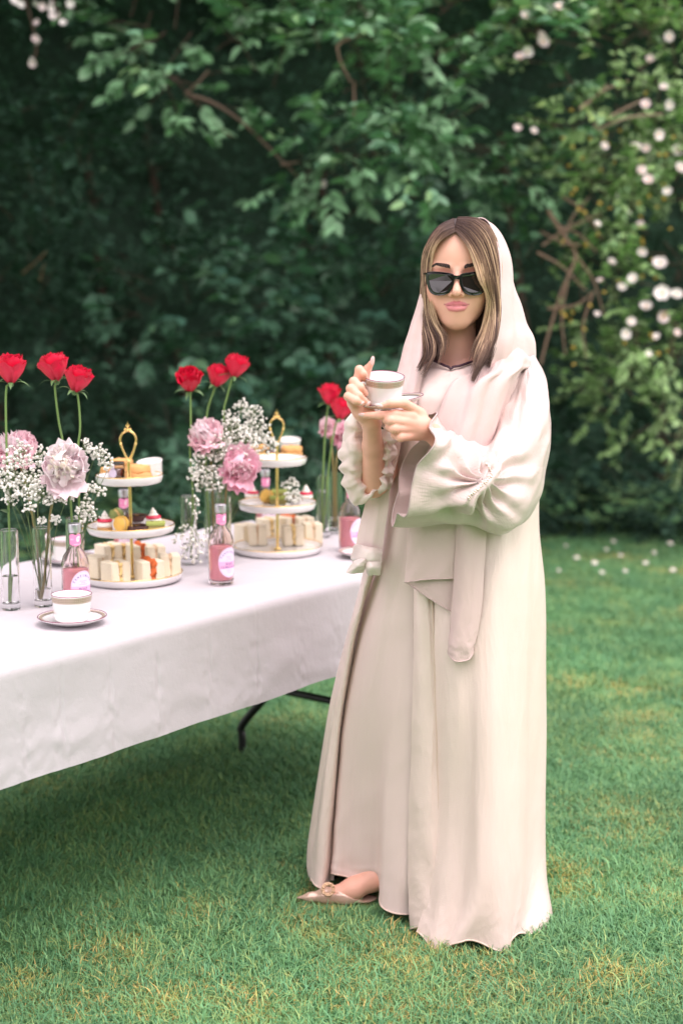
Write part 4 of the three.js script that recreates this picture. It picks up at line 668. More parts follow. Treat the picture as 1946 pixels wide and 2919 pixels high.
// ---------- cups and saucers ----------
function makeCup(label, pos) {
  const t = thing('teacup', label, 'teacup', pos);
  const R = 0.0475, rb = 0.041, H = 0.067;
  part('bowl', lathe([[0, 0.003], [0.027, 0.003], [0.028, 0], [0.030, 0], [0.031, 0.003], [rb - 0.004, 0.0045], [rb, 0.010], [rb + 0.001, 0.02], [R - 0.0006, H - 0.004], [R, H - 0.0005], [R - 0.0011, H], [R - 0.0022, H - 0.002], [rb - 0.0012, 0.02], [rb - 0.0022, 0.011], [rb - 0.006, 0.007], [0, 0.006]], 72), china, t);
  const y0 = H - 0.0165, y1 = H - 0.003, rad = (y) => lerp(rb + 0.001, R - 0.0006, (y - 0.02) / (H - 0.024)) + 0.00035;
  const g = gridGeo(96, 2, (u, v) => { const y = lerp(y1, y0, v), r = rad(y), a = u * 6.2832; return V(Math.cos(a) * r, y, Math.sin(a) * r); }); part('gold_band', g, bandMat, t);
  const r = new THREE.TorusGeometry(R - 0.0006, 0.0009, 6, 90); r.rotateX(Math.PI / 2); r.translate(0, H - 0.0002, 0); part('rim_line', r, rimMat, t);
  part('handle', tube([V(-rb - 0.003, 0.052, 0), V(-rb - 0.014, 0.056, 0), V(-rb - 0.022, 0.047, 0), V(-rb - 0.021, 0.032, 0), V(-rb - 0.010, 0.02, 0), V(-rb + 0.001, 0.016, 0)], 0.0032, 30, 8), china, t);
  return t;
}
function makeSaucer(label, pos) {
  const t = thing('saucer', label, 'saucer', pos), R = 0.081;
  part('dish', lathe([[0, 0.0035], [0.030, 0.003], [0.031, 0], [0.034, 0], [0.036, 0.003], [0.06, 0.008], [R - 0.002, 0.0175], [R, 0.0195], [R - 0.0012, 0.0205], [R - 0.004, 0.0195], [0.06, 0.0105], [0.04, 0.006], [0, 0.0058]], 80), china, t);
  const b = new THREE.TorusGeometry(R - 0.0009, 0.0009, 6, 96); b.rotateX(Math.PI / 2); b.translate(0, 0.0205, 0); part('rim_line', b, rimMat, t);
  part('gold_band', gridGeo(96, 1, (u, v) => { const r = lerp(R - 0.0045, R - 0.011, v), a = u * 6.2832, y = lerp(0.0196, 0.0178, v) + 0.0003; return V(Math.cos(a) * r, y, Math.sin(a) * r); }), bandMat, t);
  return t;
}
const cupPos = T(207, 1779);
const saucer1 = makeSaucer('gold rimmed saucer under the front teacup', cupPos);
const cup1 = makeCup('gold banded white teacup on its saucer at the front of the table', cupPos.clone().add(V(0, 0.0062, 0))); cup1.rotation.y = -1.35;
again(saucer1, 'saucer', 'gold rimmed saucer half hidden behind the front bottle', T(196, 1606)); again(cup1, 'teacup', 'gold banded teacup half hidden behind the left bottle and vases', T(196, 1606).add(V(0, 0.0062, 0)), -1.7);
again(saucer1, 'saucer', 'gold rimmed saucer peeking out beside the bow of the tie belt', T(1040, 1588));
// held in her hands
const heldTilt = new THREE.Euler(0.2, 0, 0.0);
const CUP = P(1091, 1152, 3.095);
const cupH = again(cup1, 'teacup', 'gold banded white teacup held up by its handle', CUP); cupH.rotation.set(0.23, 0.42, -0.03, 'ZXY'); cupH.scale.setScalar(0.94);
const saucerH = again(saucer1, 'saucer', 'gold rimmed saucer held under the raised teacup', P(1116, 1162, 3.10)); saucerH.rotation.set(0.05, 0, 0.155, 'ZXY'); saucerH.scale.setScalar(0.9);
// ---------- person ----------
const PB = G(1240, 2610), person = thing('person', 'woman in a cream abaya, blush headscarf and sunglasses holding a teacup', 'person', PB);
const here = (g) => { g.translate(-PB.x, -PB.y, -PB.z); return g; };
const wear = (name, g, m, label) => part(name, here(g), m, person, label);
// head, in its own axes: x to the picture's right, y up from the chin, z to the front
const HO = P(1301, 936, 3.315), HY = -0.09, HM = new THREE.Matrix4().compose(HO, new THREE.Quaternion().setFromEuler(new THREE.Euler(-0.0, HY, 0)), V(1, 1, 1)), HMi = HM.clone().invert();
const skinC = [0.80, 0.43, 0.32], lipC = [0.72, 0.245, 0.26];
function headField() {
  const v = (x, y, z) => V(x, y, z), S = (x, y, z, r) => cap(v(x, y, z), v(x, y + 1e-4, z), r, r);
  const cran = ell([0, 0.163, -0.018], [0.073, 0.078, 0.090]), face = ell([0, 0.112, 0.018], [0.0635, 0.088, 0.066]), fore = ell([0, 0.172, 0.032], [0.056, 0.048, 0.050]);
  const jaw = ell([0, 0.050, 0.022], [0.0580, 0.047, 0.056]), chin = ell([0, 0.018, 0.056], [0.027, 0.0185, 0.020]);
  const chk = [S(-0.036, 0.082, 0.050, 0.0265), S(0.036, 0.082, 0.050, 0.0265)], bone = [S(-0.045, 0.100, 0.044, 0.021), S(0.045, 0.100, 0.044, 0.021)];
  const mouthB = ell([0, 0.052, 0.066], [0.026, 0.022, 0.019]);
  const nose = cap(v(0, 0.128, 0.0815), v(0, 0.085, 0.104), 0.0068, 0.0088), tip = S(0, 0.082, 0.1065, 0.0094), ala = [S(-0.0132, 0.0785, 0.0935, 0.0072), S(0.0132, 0.0785, 0.0935, 0.0072)];
  const nost = [cap(v(-0.0075, 0.0705, 0.099), v(-0.0085, 0.076, 0.095), 0.0034, 0.0026), cap(v(0.0075, 0.0705, 0.099), v(0.0085, 0.076, 0.095), 0.0034, 0.0026)], phil = cap(v(0, 0.071, 0.0905), v(0, 0.061, 0.0905), 0.002, 0.003);
  const eye = [S(-0.0315, 0.119, 0.0565, 0.0135), S(0.0315, 0.119, 0.0565, 0.0135)], sock = [ell([-0.032, 0.119, 0.087], [0.019, 0.012, 0.013]), ell([0.032, 0.119, 0.087], [0.019, 0.012, 0.013])];
  const brow = [cap(v(-0.05, 0.140, 0.060), v(-0.014, 0.138, 0.0765), 0.006, 0.006), cap(v(0.05, 0.140, 0.060), v(0.014, 0.138, 0.0765), 0.006, 0.006)];
  const ear = [ell([-0.0715, 0.11, -0.012], [0.008, 0.03, 0.018]), ell([0.0715, 0.11, -0.012], [0.008, 0.03, 0.018])];
  const neck = cap(v(0, 0.05, -0.034), v(0.002, -0.13, -0.040), 0.045, 0.050), trap = ell([0, -0.135, -0.045], [0.13, 0.05, 0.06]), throat = ell([0, 0.03, 0.0], [0.03, 0.02, 0.035]);
  const min2 = (a, x, y, z) => Math.min(a[0](x, y, z), a[1](x, y, z)), _ = 0;
  let ulip = [], llip = [], slit = [], withLips = false;
  const f = (x, y, z) => {
    let d = smin(cran(x, y, z), fore(x, y, z), 0.03); d = smin(d, face(x, y, z), 0.03); d = smin(d, jaw(x, y, z), 0.03); d = smin(d, chin(x, y, z), 0.025);
    d = smin(d, min2(chk, x, y, z), 0.03); d = smin(d, min2(bone, x, y, z), 0.02); d = smin(d, mouthB(x, y, z), 0.02);
    if (z > 0.03 && y > 0.03 && y < 0.16) {
      d = smin(d, min2(brow, x, y, z), 0.012); d = smax(d, -min2(sock, x, y, z), 0.012); d = smin(d, min2(eye, x, y, z), 0.003);
      d = smin(d, nose(x, y, z), 0.009); d = smin(d, tip(x, y, z), 0.005); d = smin(d, min2(ala, x, y, z), 0.004); d = smax(d, -min2(nost, x, y, z), 0.002); d = smax(d, -phil(x, y, z), 0.006);
      if (withLips && y < 0.075) { d = smin(d, f.lip(x, y, z), 0.003); d = smax(d, -Math.min(...slit.map((q) => q(x, y, z))), 0.0022); }
    }
    d = smin(d, min2(ear, x, y, z), 0.008); d = smin(d, neck(x, y, z), 0.014); d = smin(d, throat(x, y, z), 0.015); d = smin(d, trap(x, y, z), 0.05); return d;
  };
  f.lip = (x, y, z) => Math.min(...ulip.map((q) => q(x, y, z)), ...llip.map((q) => q(x, y, z)));
  const zs = (x, y) => { let z = 0.12; while (z > 0 && f(x, y, z) > 0) z -= 0.0004; return z; };
  const at = (x, y, o) => v(x, y, zs(x, y) + o);
  for (const k of [-1, 1]) {
    ulip.push(cap(at(k * 0.0266, 0.0545, -0.0026), at(k * 0.0165, 0.0548, -0.0012), 0.0024, 0.0044), cap(at(k * 0.0165, 0.0548, -0.0012), at(k * 0.006, 0.0568, -0.0008), 0.0043, 0.0051), cap(at(k * 0.006, 0.0568, -0.0008), at(0, 0.056, -0.0008), 0.0051, 0.0047));
    llip.push(cap(at(k * 0.0250, 0.0530, -0.0032), at(k * 0.014, 0.0465, -0.0012), 0.0026, 0.0058), cap(at(k * 0.014, 0.0465, -0.0012), at(0, 0.0452, 0.0002), 0.0057, 0.0067));
    slit.push(cap(at(k * 0.0280, 0.0553, 0.002), at(k * 0.012, 0.0517, 0.005), 0.0007, 0.0009), cap(at(k * 0.012, 0.0517, 0.005), at(0, 0.0508, 0.0062), 0.0009, 0.001));
  }
  withLips = true;
  return f;
}
const hf = headField();
const headGeo = march(hf, V(0, 0.075, -0.005), 0.175, 140);
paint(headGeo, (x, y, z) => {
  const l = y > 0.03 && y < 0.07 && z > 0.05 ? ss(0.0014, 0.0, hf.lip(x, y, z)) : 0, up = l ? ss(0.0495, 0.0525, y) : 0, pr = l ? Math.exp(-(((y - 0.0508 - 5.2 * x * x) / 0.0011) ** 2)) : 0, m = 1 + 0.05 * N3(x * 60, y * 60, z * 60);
  const blush = 0.14 * Math.exp(-(((Math.abs(x) - 0.042) / 0.022) ** 2) - (((y - 0.085) / 0.025) ** 2)), sh = y > 0.124 && y < 0.137 && z > 0.05 && Math.abs(Math.abs(x) - 0.032) < 0.018 ? 0.2 : 0;  // sh: eye shade painted into the eyelid colour
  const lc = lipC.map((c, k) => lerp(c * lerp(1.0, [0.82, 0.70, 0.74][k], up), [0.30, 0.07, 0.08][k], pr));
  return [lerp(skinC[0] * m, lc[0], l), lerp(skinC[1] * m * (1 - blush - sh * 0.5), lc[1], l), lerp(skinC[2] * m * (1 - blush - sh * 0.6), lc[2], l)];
});
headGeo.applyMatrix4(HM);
// hands: joints in pixels of the photograph and distance
const J = (px, py, d) => P(px, py, d);
function chain(js, ks = 0.004) { const s = []; for (let i = 0; i + 1 < js.length; i++) s.push(cap(J(js[i][0], js[i][1], js[i][2]), J(js[i + 1][0], js[i + 1][1], js[i + 1][2]), js[i][3], js[i + 1][3])); return (x, y, z) => { let d = s[0](x, y, z); for (let i = 1; i < s.length; i++) d = smin(d, s[i](x, y, z), ks); return d; }; }
const mm = 0.001;
const rightHand = [ // the hand on the cup's handle (at the left of the picture)
  chain([[1012, 1140, 3.10, 13 * mm], [1014, 1100, 3.07, 10 * mm], [1024, 1054, 3.065, 9.2 * mm], [1036, 1066, 3.06, 7.6 * mm], [1040, 1084, 3.075, 6.5 * mm]]),     // index
  chain([[1008, 1148, 3.10, 13 * mm], [1008, 1088, 3.045, 9.8 * mm], [1026, 1104, 3.035, 8.8 * mm], [1040, 1122, 3.05, 7 * mm]]),     // middle
  chain([[1010, 1156, 3.10, 13 * mm], [999, 1108, 3.03, 9.6 * mm], [1022, 1128, 3.02, 8.6 * mm], [1046, 1150, 3.035, 6.6 * mm]]),     // ring
  chain([[1020, 1162, 3.09, 13 * mm], [992, 1130, 3.025, 9.2 * mm], [1014, 1142, 3.012, 8.2 * mm], [1030, 1150, 3.02, 6 * mm]]),      // little
  chain([[1030, 1150, 3.12, 13 * mm], [1038, 1090, 3.115, 10 * mm], [1047, 1052, 3.10, 8.6 * mm], [1059, 1034, 3.09, 6 * mm]]),     // thumb, behind
];
const rightPalm = chain([[1016, 1146, 3.085, 20 * mm], [1034, 1172, 3.08, 21 * mm], [1058, 1204, 3.09, 20 * mm], [1062, 1270, 3.13, 22 * mm]], 0.01);
const rightArm = chain([[1058, 1204, 3.09, 20 * mm], [1062, 1270, 3.13, 22 * mm], [1066, 1385, 3.20, 28 * mm]], 0.01);
const leftHand = [
  chain([[1172, 1186, 3.023, 13 * mm], [1128, 1182, 3.013, 10.5 * mm], [1082, 1184, 3.023, 8.6 * mm], [1034, 1184, 3.038, 6.8 * mm]]), // index, stretched under the saucer
  chain([[1175, 1205, 3.023, 13 * mm], [1115, 1199, 2.998, 10.5 * mm], [1102, 1196, 3.028, 9 * mm], [1100, 1190, 3.068, 7 * mm]]),        // middle
  chain([[1180, 1222, 3.028, 13 * mm], [1122, 1222, 2.998, 10.5 * mm], [1110, 1216, 3.028, 9 * mm], [1108, 1205, 3.068, 7 * mm]]),        // ring
  chain([[1188, 1238, 3.033, 13 * mm], [1141, 1246, 3.006, 10 * mm], [1126, 1240, 3.033, 8.5 * mm], [1122, 1226, 3.068, 6.5 * mm]]),     // little
  chain([[1198, 1180, 3.038, 13 * mm], [1152, 1150, 3.013, 10.2 * mm], [1112, 1150, 3.008, 8.6 * mm], [1082, 1158, 3.008, 5.4 * mm]]),     // thumb on the saucer
];
const leftPalm = chain([[1160, 1206, 3.028, 22 * mm], [1196, 1216, 3.038, 25 * mm], [1232, 1234, 3.053, 19 * mm], [1272, 1292, 3.068, 18 * mm]], 0.012);
const joinHand = (fs, palm) => (x, y, z) => { let d = palm(x, y, z); let m = 1e9; for (const f of fs) { const e = f(x, y, z); m = m > 1e8 ? e : smin(m, e, 0.0022); } return smin(d, m, 0.009); };
const rhGeo = march(joinHand(rightHand, rightPalm), P(1030, 1150, 3.08), 0.115, 96), lhGeo = march(joinHand(leftHand, leftPalm), P(1160, 1195, 3.06), 0.125, 104);
const skinPaint = (g) => paint(g, (x, y, z) => { const m = 1 + 0.05 * N3(x * 70, y * 70, z * 70) + 0.04 * N3(x * 25, y * 25, z * 25); return [skinC[0] * m, skinC[1] * m * 0.98, skinC[2] * m * 0.98]; });
// body, arms and legs, mostly under the clothes
const bodyGeo = (() => {
  const q = [
    chain([[1310, 1040, 3.36, 0.055], [1305, 1130, 3.38, 0.095], [1300, 1300, 3.39, 0.1], [1295, 1450, 3.4, 0.095], [1290, 1600, 3.42, 0.115]], 0.05),
    chain([[1250, 1090, 3.36, 0.06], [1430, 1080, 3.38, 0.06]], 0.03),
    chain([[1255, 1620, 3.42, 0.085], [1190, 2080, 3.42, 0.055], [1120, 2460, 3.44, 0.032]], 0.02), chain([[1335, 1620, 3.42, 0.085], [1345, 2080, 3.41, 0.055], [1345, 2540, 3.42, 0.032]], 0.02),
    chain([[1460, 1085, 3.37, 0.046], [1430, 1390, 3.24, 0.036], [1272, 1294, 3.07, 0.018]], 0.02), chain([[1215, 1100, 3.38, 0.046], [1100, 1330, 3.30, 0.034], [1072, 1380, 3.22, 0.029]], 0.02),
  ];
  const f = (x, y, z) => q.reduce((a, g) => smin(a, g(x, y, z), 0.02), 1);
  return march(f, P(1270, 1750, 3.35), 0.9, 110);
})();
const armGeo = march((x, y, z) => rightArm(x, y, z), P(1064, 1290, 3.14), 0.15, 60);
const footGeo = march(chain([[890, 2558, 3.40, 0.008], [950, 2550, 3.40, 0.017], [1005, 2534, 3.405, 0.025], [1070, 2500, 3.42, 0.031], [1120, 2440, 3.44, 0.036]], 0.02), P(1000, 2510, 3.41), 0.16, 70);
const skinMat = std(1, 1, 1, 0.48, { vertexColors: true, sheen: 0.25, sheenColor: col(1, 0.75, 0.65), sheenRoughness: 0.5 });
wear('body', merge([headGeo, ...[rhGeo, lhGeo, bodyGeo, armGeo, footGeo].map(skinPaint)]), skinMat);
// nails
const nailMat = std(0.80, 0.52, 0.50, 0.2, { clearcoat: 1 });
for (const [px, py, d, w, l, rz] of [[1061, 1028, 3.083, 0.0048, 0.010, -0.15], [1031, 1182, 3.031, 0.0042, 0.008, 1.5], [1080, 1156, 3.002, 0.004, 0.009, 1.3], [1048, 1151, 3.028, 0.0036, 0.007, -0.9], [1031, 1150, 3.013, 0.003, 0.006, -1.0]]) { const g = new THREE.SphereGeometry(1, 12, 8); g.scale(w, l, 0.002); g.rotateZ(rz); const c = P(px, py, d); g.translate(c.x, c.y, c.z); wear('fingernail', g, nailMat); }
// eyebrows and lashes: short hairs
{
  const hairs = []; const toW = (x, y, z) => V(x, y, z).applyMatrix4(HM);
  const zs = (x, y) => { let z = 0.12; while (z > 0 && hf(x, y, z) > 0) z -= 0.0008; return z; };
  for (const s of [-1, 1]) for (let i = 0; i < 340; i++) {
    const t = rnd(), x = s * lerp(0.0155, 0.0545, t), ar = t < 0.76 ? lerp(0.1372, 0.1448, Math.pow(t / 0.76, 0.85)) : lerp(0.1448, 0.1392, Math.pow((t - 0.76) / 0.24, 1.3)), w = 0.0038 * (1 - 0.6 * ss(0.35, 1, t)), y = ar + rr(-w, w), z = zs(x, y) + 0.0006, l = rr(0.004, 0.007) * (1 - 0.3 * t);
    const dx = s * l * (0.45 + 0.5 * t), dy = l * (0.55 - 0.7 * t); const x2 = x + dx, y2 = y + dy; hairs.push(taper([toW(x, y, z), toW(x + dx / 2, y + dy / 2, zs(x + dx / 2, y + dy / 2) + 0.0012), toW(x2, y2, zs(x2, y2) + 0.0008)], 0.0006, 0.00035, 3, 3));
  }
  wear('eyebrows', merge(hairs), std(0.06, 0.036, 0.033, 0.6));
}
// hair
{
  const strands = [], dark = [0.045, 0.024, 0.022], mid = [0.23, 0.14, 0.095], blond = [0.64, 0.45, 0.29], out = [];
  const sheetR = [
    [[1298, 661, 3.25], [1312, 678, 3.232], [1332, 703, 3.226], [1351, 750, 3.224], [1365, 800, 3.212], [1386, 852, 3.242], [1374, 925, 3.256], [1346, 995, 3.225], [1320, 1062, 3.185]],
    [[1298, 646, 3.265], [1322, 662, 3.245], [1352, 700, 3.233], [1376, 755, 3.226], [1390, 815, 3.226], [1402, 880, 3.25], [1395, 955, 3.24], [1370, 1020, 3.205], [1348, 1088, 3.18]],
    [[1300, 634, 3.285], [1336, 646, 3.262], [1374, 690, 3.25], [1399, 755, 3.25], [1408, 820, 3.254], [1414, 890, 3.256], [1405, 965, 3.218], [1386, 1020, 3.205], [1364, 1066, 3.195]],
    [[1302, 624, 3.31], [1350, 628, 3.29], [1392, 668, 3.276], [1413, 745, 3.268], [1421, 820, 3.262], [1421, 900, 3.254], [1412, 970, 3.238], [1400, 1012, 3.225], [1384, 1050, 3.215]],
    [[1306, 618, 3.345], [1362, 622, 3.335], [1408, 664, 3.325], [1426, 745, 3.312], [1428, 820, 3.306], [1426, 900, 3.298], [1416, 980, 3.28], [1404, 1022, 3.26], [1390, 1058, 3.25]]];
  const sheetL = [
    [[1297, 661, 3.25], [1276, 672, 3.240], [1254, 688, 3.238], [1239, 712, 3.246], [1230, 750, 3.262], [1226, 830, 3.268], [1246, 908, 3.262], [1278, 965, 3.245], [1258, 1042, 3.2]],
    [[1295, 647, 3.264], [1262, 660, 3.25], [1238, 688, 3.25], [1225, 722, 3.258], [1219, 765, 3.268], [1215, 845, 3.272], [1226, 915, 3.262], [1252, 985, 3.235], [1222, 1066, 3.18]],
    [[1293, 635, 3.283], [1256, 654, 3.268], [1228, 690, 3.268], [1213, 725, 3.272], [1208, 775, 3.278], [1205, 855, 3.278], [1209, 930, 3.262], [1226, 1005, 3.225], [1196, 1076, 3.175]],
    [[1291, 626, 3.305], [1252, 649, 3.292], [1222, 688, 3.29], [1207, 725, 3.292], [1202, 785, 3.292], [1199, 865, 3.288], [1201, 940, 3.27], [1210, 1005, 3.24], [1186, 1046, 3.2]],
    [[1292, 622, 3.345], [1250, 646, 3.33], [1219, 690, 3.33], [1205, 730, 3.325], [1201, 800, 3.32], [1199, 880, 3.31], [1202, 950, 3.295], [1208, 1010, 3.26], [1200, 1062, 3.23]]];
  function strand(sheet, u, lift, thick) {
    const f = u * (sheet.length - 1), i = Math.min(sheet.length - 2, Math.floor(f)), t = f - i, wob = rr(0, 9), cl = Math.floor(u * 11 + 0.3 * N3(u * 7, 2)), uc = clamp((cl + 0.5) / 11), len = clamp(0.93 + 0.2 * N3(cl * 1.7, sheet === sheetR ? 2.3 : 7.7) + rr(-0.05, 0.05), 0.75, 1.05);
    const ph = rr(0, 6.28), pts = sheet[i].map((a, k) => { const w = k < 3 ? 0.25 : k / 8, uk = lerp(u, uc, 0.72 * ss(0.45, 1, k / 8)) * (sheet.length - 1), ik = Math.min(sheet.length - 2, Math.floor(uk)), tk = uk - ik, A = sheet[ik][k], b = sheet[ik + 1][k]; return P(lerp(A[0], b[0], tk) + w * 11 * N3(wob, k * 0.5, u * 4) + w * w * 5 * Math.sin(k * 1.5 + ph * 0.35 + u * 9) + (k > 7 ? 10 * N3(cl * 2.3, 5) : 0), lerp(A[1], b[1], tk) + (k > 6 ? rr(-7, 7) : 0), lerp(A[2], b[2], tk) - lift + 0.008 * w * N3(wob, k * 0.4, 9)); });
    const c = curve(pts), n = 18, ps = Array.from({ length: n + 1 }, (_, k) => c.getPoint(k / n * Math.min(1, len)));
    const g = tube(ps, 1, n, 4), p = g.attributes.position, cc = curve(ps), cols = new Float32Array(p.count * 3);
    const band = 0.5 + 0.9 * N3(u * 24, sheet === sheetR ? 3 : 8, 2), light = clamp(band * 0.92 + rr(-0.45, 0.45)), boost = u < 0.22 ? 0.5 : 0;
    for (let k = 0; k <= n; k++) {
      const o = cc.getPointAt(k / n), f2 = k / n, r = thick * (0.35 + 0.65 * Math.sin(Math.PI * Math.min(1, f2 * 1.4 + 0.18) * 0.5)) * (1 - 0.85 * ss(0.7, 1, f2)), body = ss(0.03, 0.3, f2) * (1 - 0.85 * ss(0.68, 0.98, f2)), L = clamp((light + boost) * (0.12 + 0.9 * body));
      const cl = [0, 1, 2].map((q) => L < 0.5 ? lerp(dark[q], mid[q], L * 2) : lerp(mid[q], blond[q], L * 2 - 1));
      for (let j = 0; j <= 4; j++) { const e = k * 5 + j; p.setXYZ(e, o.x + p.getX(e) * r - o.x * r, o.y + (p.getY(e) - o.y) * r, o.z + (p.getZ(e) - o.z) * r); cols.set(cl, e * 3); }
    }
    g.computeVertexNormals(); g.setAttribute('color', new THREE.BufferAttribute(cols, 3)); out.push(g);
  }
  for (let i = 0; i < 760; i++) strand(sheetR, Math.pow(rnd(), 1.15), rr(-0.007, 0.006), rr(0.0006, 0.0016));
  for (let i = 0; i < 640; i++) strand(sheetL, rnd(), rr(-0.007, 0.005), rr(0.0006, 0.0016));
  for (let i = 0; i < 90; i++) strand(rnd() < 0.5 ? sheetL : sheetR, rnd() < 0.5 ? rr(0.9, 1) : rr(0, 0.06), rr(0.004, 0.014), 0.00045);
  // scalp under the strands, dark at the roots
  const s = new THREE.SphereGeometry(1, 48, 32); s.scale(0.078, 0.088, 0.096); s.translate(0, 0.163, -0.024);
  const ix = [], p = s.attributes.position; for (let i = 0; i < s.index.count; i += 3) { const k = [0, 1, 2].map((q) => s.index.getX(i + q)); if (k.every((a) => p.getY(a) > 0.216 || p.getZ(a) < 0.018)) ix.push(...k); }
  s.setIndex(ix); s.applyMatrix4(HM); paint(s, () => dark); out.push(s);
  // inner fall of hair behind the neck, so that nothing shows through
  for (const sg of [-1, 1]) { const g = cloth([0, 1, 2, 3, 4].map((j) => { const y = 760 + j * 68; return [[1307 + sg * 97, y, 3.345], [1307 + sg * 84, y, 3.31], [1307 + sg * 42, y, 3.335]].map(Q); }), 8, 12); paint(g, () => dark); out.push(g); }
  wear('hair', merge(out), std(1, 1, 1, 0.5, { vertexColors: true, specularIntensity: 0.45 }));
}
// sunglasses
{
  const g = new THREE.Group(); g.name = 'sunglasses'; g.applyMatrix4(new THREE.Matrix4().makeTranslation(-PB.x, -PB.y, -PB.z).multiply(HM)); person.add(g);
  g.userData.label = 'dark wide sunglasses worn low on the nose';
  const frame = std(0.006, 0.005, 0.006, 0.2, { clearcoat: 0.3 }), lensM = std(0.018, 0.012, 0.011, 0.03, { clearcoat: 1, clearcoatRoughness: 0.0 });
  const outline = (k, s) => { const q = new THREE.Shape(), p = [[-0.0335, 0.0245], [0.024, 0.0185], [0.0285, 0.012], [0.026, -0.006], [0.019, -0.020], [0.008, -0.0262], [-0.010, -0.0268], [-0.022, -0.022], [-0.028, -0.010], [-0.0315, 0.006]].map(([x, y]) => new THREE.Vector2(-s * x * k[0], y * k[1])); q.moveTo((p[0].x + p[9].x) / 2, (p[0].y + p[9].y) / 2); for (let i = 0; i < 10; i++) { const n = p[(i + 1) % 10]; q.quadraticCurveTo(p[i].x, p[i].y, (p[i].x + n.x) / 2, (p[i].y + n.y) / 2); } return q; };
  const bend = (geo) => { const p = geo.attributes.position; for (let i = 0; i < p.count; i++) { const x = p.getX(i); p.setZ(i, p.getZ(i) + 0.1035 - 5.6 * x * x - 0.06 * (0.127 - p.getY(i))); } geo.computeVertexNormals(); return geo; };
  const CY = 0.1035, CXL = 0.0353; const rims = [];
  for (const s of [-1, 1]) {
    const sh = outline([1.06, 1.07], s), hole = outline([0.9, 0.86], s); sh.holes.push(hole);
    const e = new THREE.ExtrudeGeometry(sh, { depth: 0.003, bevelEnabled: true, bevelSize: 0.0008, bevelThickness: 0.0008, bevelSegments: 2, curveSegments: 10 }); e.translate(s * CXL, CY, 0); rims.push(bend(e));
    const l = new THREE.ExtrudeGeometry(outline([0.915, 0.875], s), { depth: 0.0012, bevelEnabled: false, curveSegments: 10 }); l.translate(s * CXL, CY, 0.0012); bend(l); part('lens', l, lensM, g);
    rims.push(tube([V(s * 0.070, CY + 0.02, 0.073), V(s * 0.0745, CY + 0.02, 0.052), V(s * 0.0755, CY + 0.018, 0.02), V(s * 0.076, CY + 0.008, -0.02)], 0.0022, 14, 6));
  }
  const bs = new THREE.Shape(); bs.moveTo(-0.011, 0.0165); bs.quadraticCurveTo(0, 0.0125, 0.011, 0.0165); bs.lineTo(0.0095, 0.004); bs.quadraticCurveTo(0, 0.0105, -0.0095, 0.004); bs.closePath();
  const be = new THREE.ExtrudeGeometry(bs, { depth: 0.003, bevelEnabled: true, bevelSize: 0.0006, bevelThickness: 0.0006, bevelSegments: 2, curveSegments: 10 }); be.translate(0, CY, 0); rims.push(bend(be));
  part('frame', merge(rims), frame, g);
}
// ---------- clothes ----------
const crepe = tex(512, 512, grey((u, v) => 0.5 + 0.35 * tnoise(u * 90, v * 9, [90, 9]) * (1) + 0.3 * tnoise(u * 40, v * 5, [40, 5], 4) + 0.1 * tnoise(u * 128, v * 60, [128, 60], 8)), false, [3, 2]);
const satin = tex(512, 512, grey((u, v) => 0.5 + 0.3 * tnoise(u * 120, v * 12, [120, 12], 3) + 0.2 * tnoise(u * 16, v * 120, [16, 120], 6)), false, [3, 2]);
const rid = (x) => 1 - Math.abs(x) * 2.2;
const wrinkle = tex(1024, 1024, grey((u, v) => 0.35 + 0.22 * rid(tnoise(u * 7, v * 5, [7, 5])) * 0.6 + 0.2 * tnoise(u * 4, v * 3, [4, 3], 3) + 0.10 * rid(tnoise(u * 17, v * 11, [17, 11], 6)) + 0.05 * tnoise(u * 200, v * 28, [200, 28], 8) + 0.03 * tnoise(u * 40, v * 220, [40, 220], 5)), false, [0.5, 0.5]);
const chiffon = tex(256, 256, grey((u, v) => 0.5 + 0.4 * tnoise(u * 60, v * 60, [60, 60], 1)), false, [4, 4]);
const dressM = std(0.78, 0.62, 0.575, 0.75, { bumpMap: crepe, bumpScale: 0.0006, sheen: 0.2 });
const abayaM = std(0.80, 0.645, 0.585, 0.42, { bumpMap: wrinkle, bumpScale: 0.006, sheen: 0.5, sheenColor: col(1, 0.93, 0.9), sheenRoughness: 0.35 });
const sleeveM = std(0.65, 0.515, 0.485, 0.34, { bumpMap: wrinkle, bumpScale: 0.010, sheen: 0.7, sheenColor: col(1, 0.92, 0.95), sheenRoughness: 0.3 });
const sheerM = std(0.90, 0.79, 0.72, 0.7, { transmission: 0.3, thickness: 0, sheen: 0.4 });
const scarfM = std(0.66, 0.495, 0.47, 0.72, { bumpMap: wrinkle, bumpScale: 0.006, sheen: 0.5, sheenColor: col(1, 0.88, 0.88) });
const hemM = std(0.72, 0.56, 0.47, 0.6);
const row = (a) => a.map(Q);
